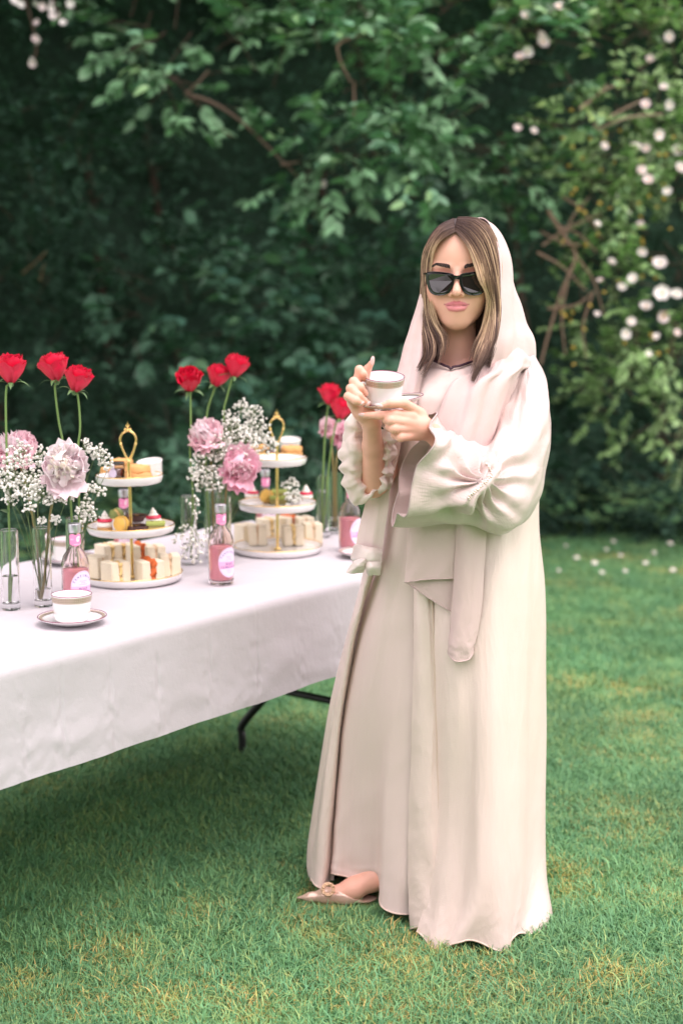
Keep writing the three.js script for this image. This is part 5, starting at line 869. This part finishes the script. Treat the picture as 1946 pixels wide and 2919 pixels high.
// dress: front columns; the back is closed round behind
{
  const back = (r, d) => { const l = r[0], e = r[r.length - 1]; return [[lerp(e[0], l[0], 0.08), e[1], d - 0.04], [lerp(e[0], l[0], 0.36), e[1], d + 0.03], [lerp(e[0], l[0], 0.68), l[1], d + 0.03], [lerp(e[0], l[0], 0.94), l[1], d - 0.03]]; };
  const rows = [
    [[1232, 1028, 3.33], [1250, 1036, 3.285], [1275, 1045, 3.262], [1292, 1046, 3.26], [1312, 1042, 3.262], [1352, 1032, 3.285], [1380, 1025, 3.33]],
    [[1150, 1070, 3.36], [1190, 1072, 3.27], [1250, 1074, 3.236], [1290, 1075, 3.23], [1330, 1075, 3.232], [1420, 1072, 3.27], [1500, 1070, 3.38]],
    [[1122, 1150, 3.37], [1165, 1150, 3.24], [1225, 1150, 3.205], [1280, 1150, 3.2], [1330, 1150, 3.21], [1420, 1150, 3.26], [1510, 1150, 3.4]],
    [[1112, 1300, 3.37], [1150, 1300, 3.24], [1205, 1300, 3.205], [1260, 1300, 3.2], [1320, 1300, 3.21], [1420, 1300, 3.26], [1505, 1300, 3.4]],
    [[1084, 1550, 3.38], [1110, 1550, 3.26], [1165, 1550, 3.225], [1230, 1550, 3.215], [1300, 1550, 3.22], [1400, 1550, 3.26], [1500, 1550, 3.42]],
    [[1030, 1750, 3.42], [1062, 1750, 3.31], [1120, 1750, 3.262], [1195, 1750, 3.235], [1275, 1750, 3.225], [1390, 1750, 3.27], [1500, 1750, 3.44]],
    [[984, 2000, 3.44], [1020, 2000, 3.36], [1078, 2000, 3.31], [1140, 2000, 3.262], [1240, 2000, 3.235], [1380, 2000, 3.28], [1500, 2000, 3.46]],
    [[960, 2250, 3.45], [1005, 2250, 3.40], [1072, 2250, 3.355], [1108, 2250, 3.292], [1210, 2250, 3.25], [1370, 2250, 3.29], [1495, 2250, 3.46]],
    [[948, 2420, 3.45], [1000, 2430, 3.415], [1074, 2446, 3.38], [1096, 2480, 3.30], [1180, 2500, 3.262], [1350, 2490, 3.29], [1490, 2460, 3.46]],
    [[944, 2486, 3.45], [1000, 2503, 3.42], [1078, 2524, 3.39], [1090, 2586, 3.302], [1165, 2606, 3.268], [1340, 2600, 3.29], [1490, 2540, 3.46]],
  ];
  const depths = [3.44, 3.5, 3.52, 3.54, 3.56, 3.6, 3.64, 3.68, 3.70, 3.70];
  const g = cloth(rows.map((r, i) => row([...r, ...back(r, depths[i])])), 220, 150, { closed: true, uvs: [4, 3], disp: (u, v, p) => { const lo = ss(0.45, 1, v); return 0.002 * lo * Math.sin(u * 60 + 2 * N3(u * 5, v * 2, 3)) + 0.003 * N3(u * 22, v * 1.8, 7) * (0.3 + lo) + 0.0018 * N3(u * 14, v * 16, 2) + (v > 0.06 ? 0.003 : 0) * Math.max(0, N3(u * 9 + v * 6, v * 22, 12)); } });
  const dress = wear('dress', g, dressM);
  part('hem', here(hem(edgeOf(g, 'bottom').map((p) => p.clone().add(PB)), 0.0022)), hemM, dress);
  const neckline = wear('neckline', tube([[1236, 1028, 3.28], [1262, 1040, 3.252], [1278, 1046, 3.246], [1284, 1052, 3.243], [1291, 1046, 3.245], [1312, 1042, 3.248], [1345, 1030, 3.27]].map(Q), 0.003, 40, 6), std(0.05, 0.015, 0.03, 0.5));
}
// abaya: the open robe, from its right front edge round the back to the left front edge
const foldR = (u, v) => { const lo = ss(0.2, 0.9, v); return 0.012 * lo * Math.sin(u * 27 + 2.4 * v + 2.2 * N3(u * 4, v * 1.3, 1)) + 0.005 * ss(0.75, 1, v) * Math.sin(u * 62 - 2 * v) + 0.006 * N3(u * 11, v * 2.2, 5) + 0.002 * N3(u * 30, v * 9, 9); };
{
  const rows = [
    [[1395, 1005, 3.275], [1420, 1000, 3.275], [1450, 996, 3.29], [1480, 998, 3.315], [1505, 1004, 3.36], [1520, 1012, 3.42], [1490, 1000, 3.5], [1400, 985, 3.53], [1290, 985, 3.53], [1190, 1000, 3.50], [1150, 1040, 3.44], [1136, 1075, 3.38]],
    [[1402, 1250, 3.23], [1428, 1250, 3.235], [1458, 1250, 3.255], [1492, 1250, 3.285], [1522, 1250, 3.335], [1545, 1250, 3.43], [1520, 1250, 3.54], [1420, 1250, 3.6], [1280, 1250, 3.61], [1160, 1250, 3.57], [1112, 1250, 3.48], [1104, 1250, 3.385]],
    [[1300, 1480, 3.2], [1350, 1480, 3.19], [1400, 1480, 3.2], [1455, 1480, 3.225], [1508, 1480, 3.29], [1538, 1480, 3.41], [1515, 1480, 3.56], [1410, 1480, 3.64], [1270, 1480, 3.65], [1140, 1480, 3.6], [1080, 1480, 3.5], [1074, 1480, 3.41]],
    [[1236, 1700, 3.208], [1300, 1700, 3.175], [1370, 1700, 3.165], [1440, 1700, 3.185], [1512, 1700, 3.265], [1553, 1700, 3.41], [1525, 1700, 3.58], [1410, 1700, 3.68], [1250, 1700, 3.69], [1100, 1700, 3.63], [1022, 1700, 3.53], [1040, 1700, 3.44]],
    [[1244, 2000, 3.21], [1306, 2000, 3.155], [1375, 2000, 3.135], [1445, 2000, 3.165], [1512, 2000, 3.25], [1549, 2000, 3.41], [1520, 2000, 3.6], [1400, 2000, 3.72], [1230, 2000, 3.74], [1060, 2000, 3.68], [950, 2000, 3.55], [972, 2000, 3.46]],
    [[1252, 2300, 3.215], [1300, 2300, 3.16], [1370, 2300, 3.12], [1442, 2300, 3.145], [1507, 2300, 3.225], [1543, 2300, 3.39], [1520, 2300, 3.62], [1390, 2300, 3.76], [1210, 2300, 3.78], [1030, 2300, 3.72], [906, 2300, 3.55], [950, 2300, 3.465]],
    [[1222, 2540, 3.205], [1290, 2550, 3.135], [1366, 2560, 3.1], [1442, 2555, 3.128], [1504, 2530, 3.19], [1539, 2500, 3.34], [1530, 2470, 3.62], [1390, 2400, 3.8], [1200, 2400, 3.82], [1010, 2410, 3.74], [888, 2440, 3.55], [944, 2440, 3.475]],
    [[1188, 2655, 3.2], [1250, 2712, 3.118], [1330, 2672, 3.11], [1440, 2712, 3.108], [1482, 2664, 3.145], [1554, 2652, 3.26], [1560, 2560, 3.62], [1390, 2460, 3.86], [1190, 2450, 3.88], [990, 2465, 3.78], [884, 2505, 3.545], [940, 2512, 3.48]],
  ];
  const g = cloth(rows.map(row), 260, 160, { uvs: [6, 4], disp: foldR });
  const ab = wear('abaya', g, abayaM, 'cream satin open robe with sweeping hem');
  const A = (e) => edgeOf(g, e).map((p) => p.clone().add(PB));
  part('hem', here(hem(A('bottom'), 0.0022)), hemM, ab);
  // right front border, falling in front of the dress
  const st = cloth([
    [[1178, 1640, 3.222], [1195, 1640, 3.205], [1215, 1640, 3.198], [1230, 1640, 3.2]], [[1180, 1800, 3.225], [1200, 1800, 3.205], [1222, 1800, 3.196], [1236, 1800, 3.2]], [[1176, 2050, 3.235], [1202, 2050, 3.21], [1228, 2050, 3.198], [1243, 2050, 3.203]],
    [[1168, 2300, 3.25], [1196, 2300, 3.215], [1228, 2300, 3.197], [1250, 2300, 3.203]], [[1166, 2500, 3.255], [1194, 2505, 3.213], [1230, 2500, 3.192], [1253, 2485, 3.198]], [[1172, 2648, 3.245], [1192, 2640, 3.205], [1222, 2612, 3.188], [1250, 2570, 3.192]]].map(row), 30, 110, { uvs: [0.5, 4], disp: (u, v) => 0.003 * N3(u * 3, v * 9, 4) + 0.004 * Math.sin(u * 5 + v * 2) });
  const front = wear('front_border', st, abayaM); part('hem', here(hem([...edgeOf(st, 'right'), ...edgeOf(st, 'bottom').reverse()].map((p) => p.clone().add(PB)), 0.0018)), hemM, front);
  // left front panel above the tie, and the narrow strip below it
  const lp = cloth([[[1112, 1180, 3.32], [1130, 1180, 3.24], [1152, 1180, 3.212]], [[1085, 1290, 3.30], [1108, 1290, 3.24], [1138, 1290, 3.21]], [[1048, 1390, 3.27], [1075, 1390, 3.235], [1112, 1390, 3.22]], [[1036, 1450, 3.275], [1070, 1450, 3.235], [1106, 1450, 3.222]], [[1022, 1510, 3.28], [1058, 1510, 3.24], [1096, 1510, 3.228]], [[1008, 1585, 3.285], [1048, 1588, 3.25], [1086, 1592, 3.24]]].map(row), 24, 60, { uvs: [0.6, 1], disp: (u, v) => 0.003 * N3(u * 4, v * 3, 2) });
  wear('front_panel', lp, dressM);
  const ls = cloth([[[1040, 1600, 3.33], [1052, 1600, 3.27], [1068, 1600, 3.26], [1080, 1600, 3.3]], [[1020, 1700, 3.40], [1024, 1700, 3.32], [1038, 1700, 3.30], [1046, 1700, 3.35]], [[980, 1850, 3.43], [986, 1850, 3.37], [1003, 1850, 3.36], [1010, 1850, 3.41]], [[940, 2080, 3.45], [947, 2080, 3.41], [966, 2080, 3.40], [974, 2080, 3.45]], [[904, 2330, 3.46], [914, 2330, 3.42], [940, 2330, 3.415], [954, 2330, 3.465]], [[885, 2503, 3.46], [897, 2522, 3.425], [922, 2531, 3.42], [940, 2508, 3.468]]].map(row), 30, 120, { uvs: [0.6, 4], disp: (u, v) => 0.0025 * N3(u * 3, v * 8, 6) });
  const left = wear('front_border', ls, abayaM); part('hem', here(hem(edgeOf(ls, 'bottom').map((p) => p.clone().add(PB)), 0.002)), hemM, left);
}
// tie belt with its knot
{
  const b = cloth([[[1012, 1550, 3.30], [1030, 1553, 3.245], [1060, 1560, 3.222], [1089, 1566, 3.235]], [[1004, 1566, 3.30], [1026, 1570, 3.228], [1058, 1576, 3.205], [1089, 1580, 3.22]], [[1000, 1590, 3.30], [1024, 1594, 3.228], [1056, 1600, 3.206], [1087, 1604, 3.22]], [[1003, 1604, 3.30], [1026, 1606, 3.245], [1056, 1610, 3.225], [1086, 1612, 3.235]]].map(row), 50, 20, { uvs: [1, 0.4], disp: (u, v) => 0.0012 * Math.sin(v * 12 + 2 * N3(u * 3, 1, 1)) + 0.0008 * N3(u * 6, v * 5, 3) });
  const belt = wear('tie_belt', b, std(0.80, 0.68, 0.63, 0.26, { sheen: 0.4, bumpMap: satin, bumpScale: 0.0005 }));
  const bow = cloth([[[1032, 1590, 3.215], [1040, 1594, 3.205], [1046, 1604, 3.215]], [[1008, 1600, 3.215], [1022, 1612, 3.195], [1040, 1622, 3.215]], [[984, 1632, 3.225], [1004, 1636, 3.215], [1036, 1632, 3.225]]].map(row), 16, 16, { disp: (u, v) => 0.002 * N3(u * 5, v * 5, 3) });
  const t2 = cloth([[[1040, 1604, 3.215], [1060, 1600, 3.2], [1086, 1602, 3.215]], [[1042, 1622, 3.21], [1062, 1620, 3.192], [1085, 1620, 3.21]], [[1046, 1638, 3.225], [1064, 1641, 3.21], [1083, 1638, 3.225]]].map(row), 16, 12, { disp: (u, v) => 0.002 * Math.sin(u * 9) });
  part('bow', here(merge([bow, t2])), belt.material, belt);
}
// her left sleeve (right in the picture): full, gathered by a row of beads
{
  const rings = [ // outer edge, inner edge, depth, half depth, lean of the near side
    [[1524, 1010], [1478, 1030], 3.37, 0.03], [[1550, 1080], [1462, 1070], 3.345, 0.06], [[1566, 1170], [1430, 1150], 3.315, 0.085], [[1567, 1270], [1405, 1215], 3.28, 0.105], [[1552, 1380], [1350, 1236], 3.235, 0.12],
    [[1505, 1478], [1316, 1236], 3.19, 0.125], [[1432, 1524], [1296, 1234], 3.15, 0.12], [[1352, 1496], [1276, 1226], 3.115, 0.105], [[1250, 1496], [1258, 1206], 3.085, 0.11], [[1128, 1494], [1238, 1184], 3.06, 0.115]];
  const N = 18, grid = rings.map(([o, i, d, hd], k) => Array.from({ length: N }, (_, j) => { const a = j / N * 6.2832, m = [(o[0] + i[0]) / 2, (o[1] + i[1]) / 2], near = Math.sin(a) * hd; const lean = k === 9 ? (Math.sin(a) > 0 ? 12 : 32) * Math.sin(a) : k === 8 ? 8 * Math.sin(a) : 0; return P(m[0] + (o[0] - m[0]) * Math.cos(a) + lean, m[1] + (o[1] - m[1]) * Math.cos(a) + lean * 0.15, d - near); }));
  const gl = [[1388, 1322], [1401, 1350], [1380, 1378], [1364, 1392], [1344, 1408], [1330, 1428]];
  const proj = (p) => { const dz = p.y - EYE, f = -p.z; const zc = f * cp - dz * sp, yc = dz * cp + f * sp; return [W0 / 2 + FPX * p.x / zc, H0 / 2 - FPX * yc / zc]; };
  const segd = (x, y) => { let b = 1e9; for (let i = 0; i + 1 < gl.length; i++) { const [ax, ay] = gl[i], [bx, by] = gl[i + 1], t = clamp(((x - ax) * (bx - ax) + (y - ay) * (by - ay)) / ((bx - ax) ** 2 + (by - ay) ** 2)); b = Math.min(b, Math.hypot(x - ax - t * (bx - ax), y - ay - t * (by - ay))); } return b; };
  const g = cloth(grid, 260, 260, { closed: true, uvs: [2, 3], disp: (u, v, p) => {
    const nearSide = Math.sin(u * 6.2832); let d = 0.009 * Math.sin(u * 31 + 5 * N3(v * 4, u * 5, 2)) * ss(0.55, 1, v) + 0.010 * N3(u * 7, v * 6, 3) + 0.005 * N3(u * 18, v * 11, 5) + 0.012 * ss(0.84, 1, v) * Math.sin(u * 31 + 1) ;
    if (nearSide > 0.05) {
      const [x, y] = proj(p), q = segd(x, y), ang = Math.atan2(y - 1375, x - 1366), w = ss(0.05, 0.4, nearSide);
      d -= w * 0.026 * Math.exp(-((q / 26) ** 2)); d += w * 0.012 * Math.sin(ang * 12 + 2.2 * N3(x * 0.012, y * 0.012, 4)) * Math.exp(-((q / 95) ** 2)) * ss(4, 30, q); d += w * 0.012 * Math.exp(-(((q - 58) / 42) ** 2));
    }
    return d * ss(0, 0.08, v); } });
  const sl = wear('sleeve', g, sleeveM, 'full satin sleeve gathered by beads');
  part('hem', here(hem(edgeOf(g, 'bottom').map((p) => p.clone().add(PB)), 0.0016)), sleeveM, sl);
  // beads sit where the sleeve is gathered
  const pos = g.attributes.position, near = []; const pj = []; for (let i = 0; i < pos.count; i++) { const p = V(pos.getX(i) + PB.x, pos.getY(i) + PB.y, pos.getZ(i) + PB.z), u = (i % 261) / 260; if (Math.sin(u * 6.2832) > 0.02) pj.push([...proj(p), p]); }
  const beads = []; for (let i = 0; i + 1 < gl.length; i++) { const n = Math.round(Math.hypot(gl[i + 1][0] - gl[i][0], gl[i + 1][1] - gl[i][1]) / 7); for (let k = 0; k < n; k++) for (const off of [-2, 2]) { const t = k / n, x = lerp(gl[i][0], gl[i + 1][0], t) + off * 0.7, y = lerp(gl[i][1], gl[i + 1][1], t) + off * 0.7; let best = null, bd = 1e9; for (const q of pj) { const e = (q[0] - x) ** 2 + (q[1] - y) ** 2; if (e < bd) { bd = e; best = q; } } const s = new THREE.SphereGeometry(rr(0.0018, 0.0031), 8, 6); s.translate(best[2].x, best[2].y, best[2].z + 0.0012); beads.push(s); } }
  part('bead_trim', here(merge(beads)), std(0.80, 0.66, 0.58, 0.15, { metalness: 0.3, clearcoat: 1 }), sl).userData.kind = 'stuff';
}
// her right sleeve (left in the picture): sheer, pushed down to the elbow round the bare forearm
{
  const lip = [[1050, 1186], [1044, 1226], [1040, 1280], [1042, 1330], [1048, 1364], [1062, 1384], [1082, 1372], [1090, 1344], [1076, 1312], [1074, 1280], [1078, 1250], [1086, 1222], [1094, 1206], [1070, 1190]];
  const outr = [[1004, 1180], [980, 1230], [967, 1285], [972, 1340], [986, 1392], [1008, 1442], [1056, 1430], [1100, 1392], [1118, 1352], [1124, 1310], [1126, 1268], [1122, 1226], [1112, 1196], [1060, 1166]];
  const dl = (y) => 3.14 + (y - 1186) * 0.00028, N = lip.length;
  const ring = (f, dd, g = 0) => lip.map((a, i) => { const o = outr[i]; return P(lerp(a[0], o[0], f), lerp(a[1], o[1], f), dl(lerp(a[1], o[1], f)) + dd + (i < 2 || i > 11 ? 0.03 : 0)); });
  const g = cloth([ring(0.0, 0.04), ring(0.12, 0.0), ring(0.45, -0.03), ring(0.8, -0.02), ring(1.0, 0.02), ring(0.9, 0.075), ring(0.5, 0.11), ring(0.4, 0.2)], 220, 70, { closed: true, uvs: [3, 1.2], disp: (u, v) => { const w = ss(0.02, 0.16, u) * ss(0.98, 0.9, u); return (0.0085 * Math.sin(u * 44 + 7 * N3(u * 9, v * 2, 1)) * (1 - 0.5 * v) + 0.010 * N3(u * 13, v * 3, 4) + 0.005 * N3(u * 40, v * 7, 8)) * (0.45 + 0.55 * w); } });
  wear('sleeve', g, sheerM, 'sheer pale sleeve fallen back to the elbow');
}
// headscarf
{
  const arches = [
    [[1142, 1085, 3.30], [1160, 990, 3.295], [1182, 900, 3.295], [1208, 815, 3.315], [1228, 725, 3.355], [1272, 655, 3.395], [1330, 630, 3.395], [1386, 628, 3.345], [1419, 712, 3.293], [1426, 820, 3.264], [1420, 920, 3.245], [1404, 1000, 3.232], [1390, 1090, 3.24]],
    [[1138, 1085, 3.33], [1155, 990, 3.34], [1180, 900, 3.345], [1206, 815, 3.36], [1232, 720, 3.385], [1276, 655, 3.41], [1334, 629, 3.41], [1402, 640, 3.375], [1440, 715, 3.335], [1450, 820, 3.315], [1450, 915, 3.295], [1450, 985, 3.275], [1446, 1085, 3.275]],
    [[1140, 1075, 3.42], [1160, 985, 3.43], [1190, 890, 3.42], [1212, 800, 3.42], [1245, 715, 3.425], [1284, 662, 3.43], [1342, 640, 3.43], [1408, 665, 3.42], [1456, 745, 3.40], [1470, 830, 3.375], [1480, 915, 3.355], [1502, 965, 3.335], [1508, 1065, 3.335]],
    [[1180, 1060, 3.50], [1190, 980, 3.48], [1220, 890, 3.46], [1240, 810, 3.46], [1265, 730, 3.455], [1300, 690, 3.45], [1345, 690, 3.45], [1400, 730, 3.45], [1448, 800, 3.44], [1472, 870, 3.42], [1490, 925, 3.41], [1514, 985, 3.405], [1528, 1080, 3.405]],
    [[1290, 1060, 3.53], [1290, 1000, 3.50], [1295, 940, 3.475], [1305, 880, 3.47], [1315, 820, 3.47], [1330, 790, 3.47], [1350, 790, 3.47], [1375, 810, 3.47], [1405, 860, 3.47], [1430, 910, 3.46], [1450, 960, 3.455], [1470, 1010, 3.46], [1488, 1090, 3.47]]];
  const fold = (u, v) => 0.006 * ss(0.5, 0.75, u) * Math.sin(v * 16 + u * 8 + 2 * N3(u * 6, v * 3, 2)) + 0.0045 * N3(u * 9, v * 6, 4) + 0.0035 * ss(0.78, 0.95, u) * Math.sin(v * 11 - u * 18);
  const hood = cloth(arches.map(row), 150, 80, { uvs: [1.5, 1], disp: (u, v) => fold(u, v) * ss(0, 0.15, v) });
  const left = cloth([[[1196, 838, 3.285], [1203, 838, 3.275], [1212, 838, 3.275], [1216, 840, 3.285]], [[1166, 940, 3.285], [1180, 940, 3.26], [1198, 942, 3.258], [1210, 945, 3.27]], [[1140, 1040, 3.28], [1158, 1042, 3.245], [1182, 1046, 3.235], [1206, 1050, 3.24]], [[1126, 1120, 3.26], [1142, 1124, 3.225], [1164, 1128, 3.21], [1190, 1134, 3.212]], [[1116, 1210, 3.24], [1130, 1214, 3.205], [1150, 1220, 3.19], [1172, 1226, 3.19]]].map(row), 40, 60, { uvs: [0.5, 1.5], disp: (u, v) => 0.006 * Math.sin(u * 9 + v) * ss(0.1, 0.4, v) + 0.002 * N3(u * 5, v * 6, 1) });
  const chest = cloth([
    [[1376, 985, 3.285], [1400, 975, 3.29], [1430, 960, 3.305], [1462, 955, 3.325], [1492, 962, 3.36], [1512, 985, 3.40]],
    [[1345, 1060, 3.222], [1375, 1058, 3.225], [1408, 1052, 3.222], [1442, 1046, 3.232], [1480, 1040, 3.268], [1518, 1034, 3.325]],
    [[1290, 1094, 3.205], [1328, 1096, 3.188], [1368, 1096, 3.182], [1406, 1092, 3.195], [1442, 1086, 3.22], [1480, 1072, 3.265]],
    [[1254, 1175, 3.185], [1300, 1178, 3.165], [1346, 1180, 3.162], [1384, 1180, 3.17], [1416, 1176, 3.2], [1448, 1164, 3.25]],
    [[1228, 1260, 3.175], [1276, 1262, 3.155], [1322, 1264, 3.15], [1360, 1264, 3.16], [1392, 1262, 3.19], [1416, 1256, 3.23]],
    [[1200, 1370, 3.18], [1240, 1375, 3.165], [1280, 1380, 3.16], [1310, 1380, 3.17], [1336, 1376, 3.19], [1352, 1370, 3.22]]].map(row), 90, 90, { uvs: [1, 1.4], disp: (u, v) => 0.006 * Math.sin(u * 17 + v * 2) * ss(0.0, 0.3, v) + 0.0035 * N3(u * 10, v * 3, 4) + 0.004 * ss(0.25, 0.1, v) * Math.sin(v * 50 - u * 7) });
  const tailA = cloth([[[1180, 1400, 3.170], [1215, 1400, 3.155], [1260, 1400, 3.150], [1305, 1400, 3.155]], [[1170, 1480, 3.170], [1208, 1480, 3.156], [1255, 1480, 3.150], [1302, 1480, 3.152]], [[1162, 1570, 3.175], [1203, 1572, 3.160], [1250, 1572, 3.152], [1298, 1572, 3.152]], [[1152, 1660, 3.175], [1200, 1654, 3.162], [1246, 1650, 3.155], [1293, 1648, 3.152]]].map(row), 40, 50, { uvs: [0.6, 1], disp: (u, v) => 0.003 * Math.sin(u * 7 + v * 2) + 0.002 * N3(u * 4, v * 5, 3) });
  const tailC = cloth([[[1164, 1590, 3.195], [1207, 1590, 3.180], [1250, 1590, 3.168], [1290, 1590, 3.162]], [[1158, 1658, 3.195], [1210, 1672, 3.180], [1252, 1684, 3.168], [1300, 1694, 3.162]], [[1157, 1660, 3.195], [1214, 1700, 3.180], [1256, 1726, 3.168], [1300, 1752, 3.162]]].map(row), 30, 20, { disp: (u, v) => 0.001 * N3(u * 4, v * 2, 1) });
  const tailB = cloth([[[1300, 1400, 3.150], [1325, 1400, 3.135], [1355, 1400, 3.138], [1384, 1400, 3.160]], [[1299, 1500, 3.148], [1326, 1500, 3.132], [1354, 1500, 3.135], [1383, 1500, 3.160]], [[1294, 1650, 3.148], [1322, 1650, 3.128], [1350, 1650, 3.130], [1375, 1650, 3.155]], [[1284, 1780, 3.148], [1310, 1780, 3.126], [1340, 1780, 3.126], [1362, 1780, 3.150]], [[1280, 1835, 3.148], [1304, 1840, 3.124], [1336, 1840, 3.124], [1350, 1828, 3.148]], [[1279, 1862, 3.15], [1298, 1885, 3.126], [1334, 1882, 3.126], [1344, 1856, 3.15]]].map(row), 36, 80, { uvs: [0.5, 2], disp: (u, v) => 0.0035 * Math.sin(u * 7 + v) + 0.002 * N3(u * 4, v * 7, 3) });
  const sc = wear('headscarf', merge([hood, left, chest, tailA, tailB, tailC]), scarfM, 'blush pink chiffon headscarf with long ends');
  const es = [hood].map((g) => hem(edgeOf(g, 'top'), 0.0016)); es.push(hem(edgeOf(left, 'right'), 0.0012), hem(edgeOf(chest, 'left'), 0.0013), hem(edgeOf(tailA, 'bottom'), 0.0014), hem(edgeOf(tailC, 'bottom'), 0.0014), hem(edgeOf(tailB, 'bottom'), 0.0014), hem(edgeOf(tailB, 'left'), 0.0012));
  part('hem', here(merge(es)), scarfM, sc);
}
// shoe: pointed court shoe with a beaded ring
{
  const f0 = chain([[848, 2559, 3.395, 0.0028], [884, 2557, 3.395, 0.0095], [930, 2553, 3.397, 0.0185], [985, 2551, 3.402, 0.025], [1040, 2544, 3.41, 0.026], [1085, 2524, 3.42, 0.027]], 0.015), a = P(930, 2520, 3.39), b = P(1010, 2552, 3.39);
  const f = (x, y, z) => { const t = (x - a.x) / (b.x - a.x), lim = lerp(a.y + 0.004, b.y - 0.004, clamp(t, -0.3, 1.3)); return smax(f0(x, y, z), t > -0.3 ? y - lim : -1, 0.006); };
  const g = march((x, y, z) => smax(f(x, y, z), -(y - 0.004), 0.004), P(965, 2540, 3.405), 0.15, 84);
  const shoe = wear('shoe', g, std(0.70, 0.47, 0.37, 0.14, { clearcoat: 1, metalness: 0.25 }), 'pointed glossy nude court shoe');
  const beads = [], c = P(935, 2535, 3.366); for (let i = 0; i < 34; i++) { const q = i / 34 * 6.2832; for (let k = 0; k < 2; k++) { const s = new THREE.SphereGeometry(rr(0.0024, 0.0036), 7, 5), R = 0.0115 + k * 0.0035; s.translate(c.x + Math.cos(q) * R, c.y + Math.sin(q) * R * 0.92, c.z - Math.sin(q) * R * 0.35 + rr(-0.001, 0.002)); beads.push(s); } }
  part('beaded_ring', here(merge(beads)), std(0.70, 0.46, 0.30, 0.2, { metalness: 0.5 }), shoe);
}
renderer.render(scene, camera);
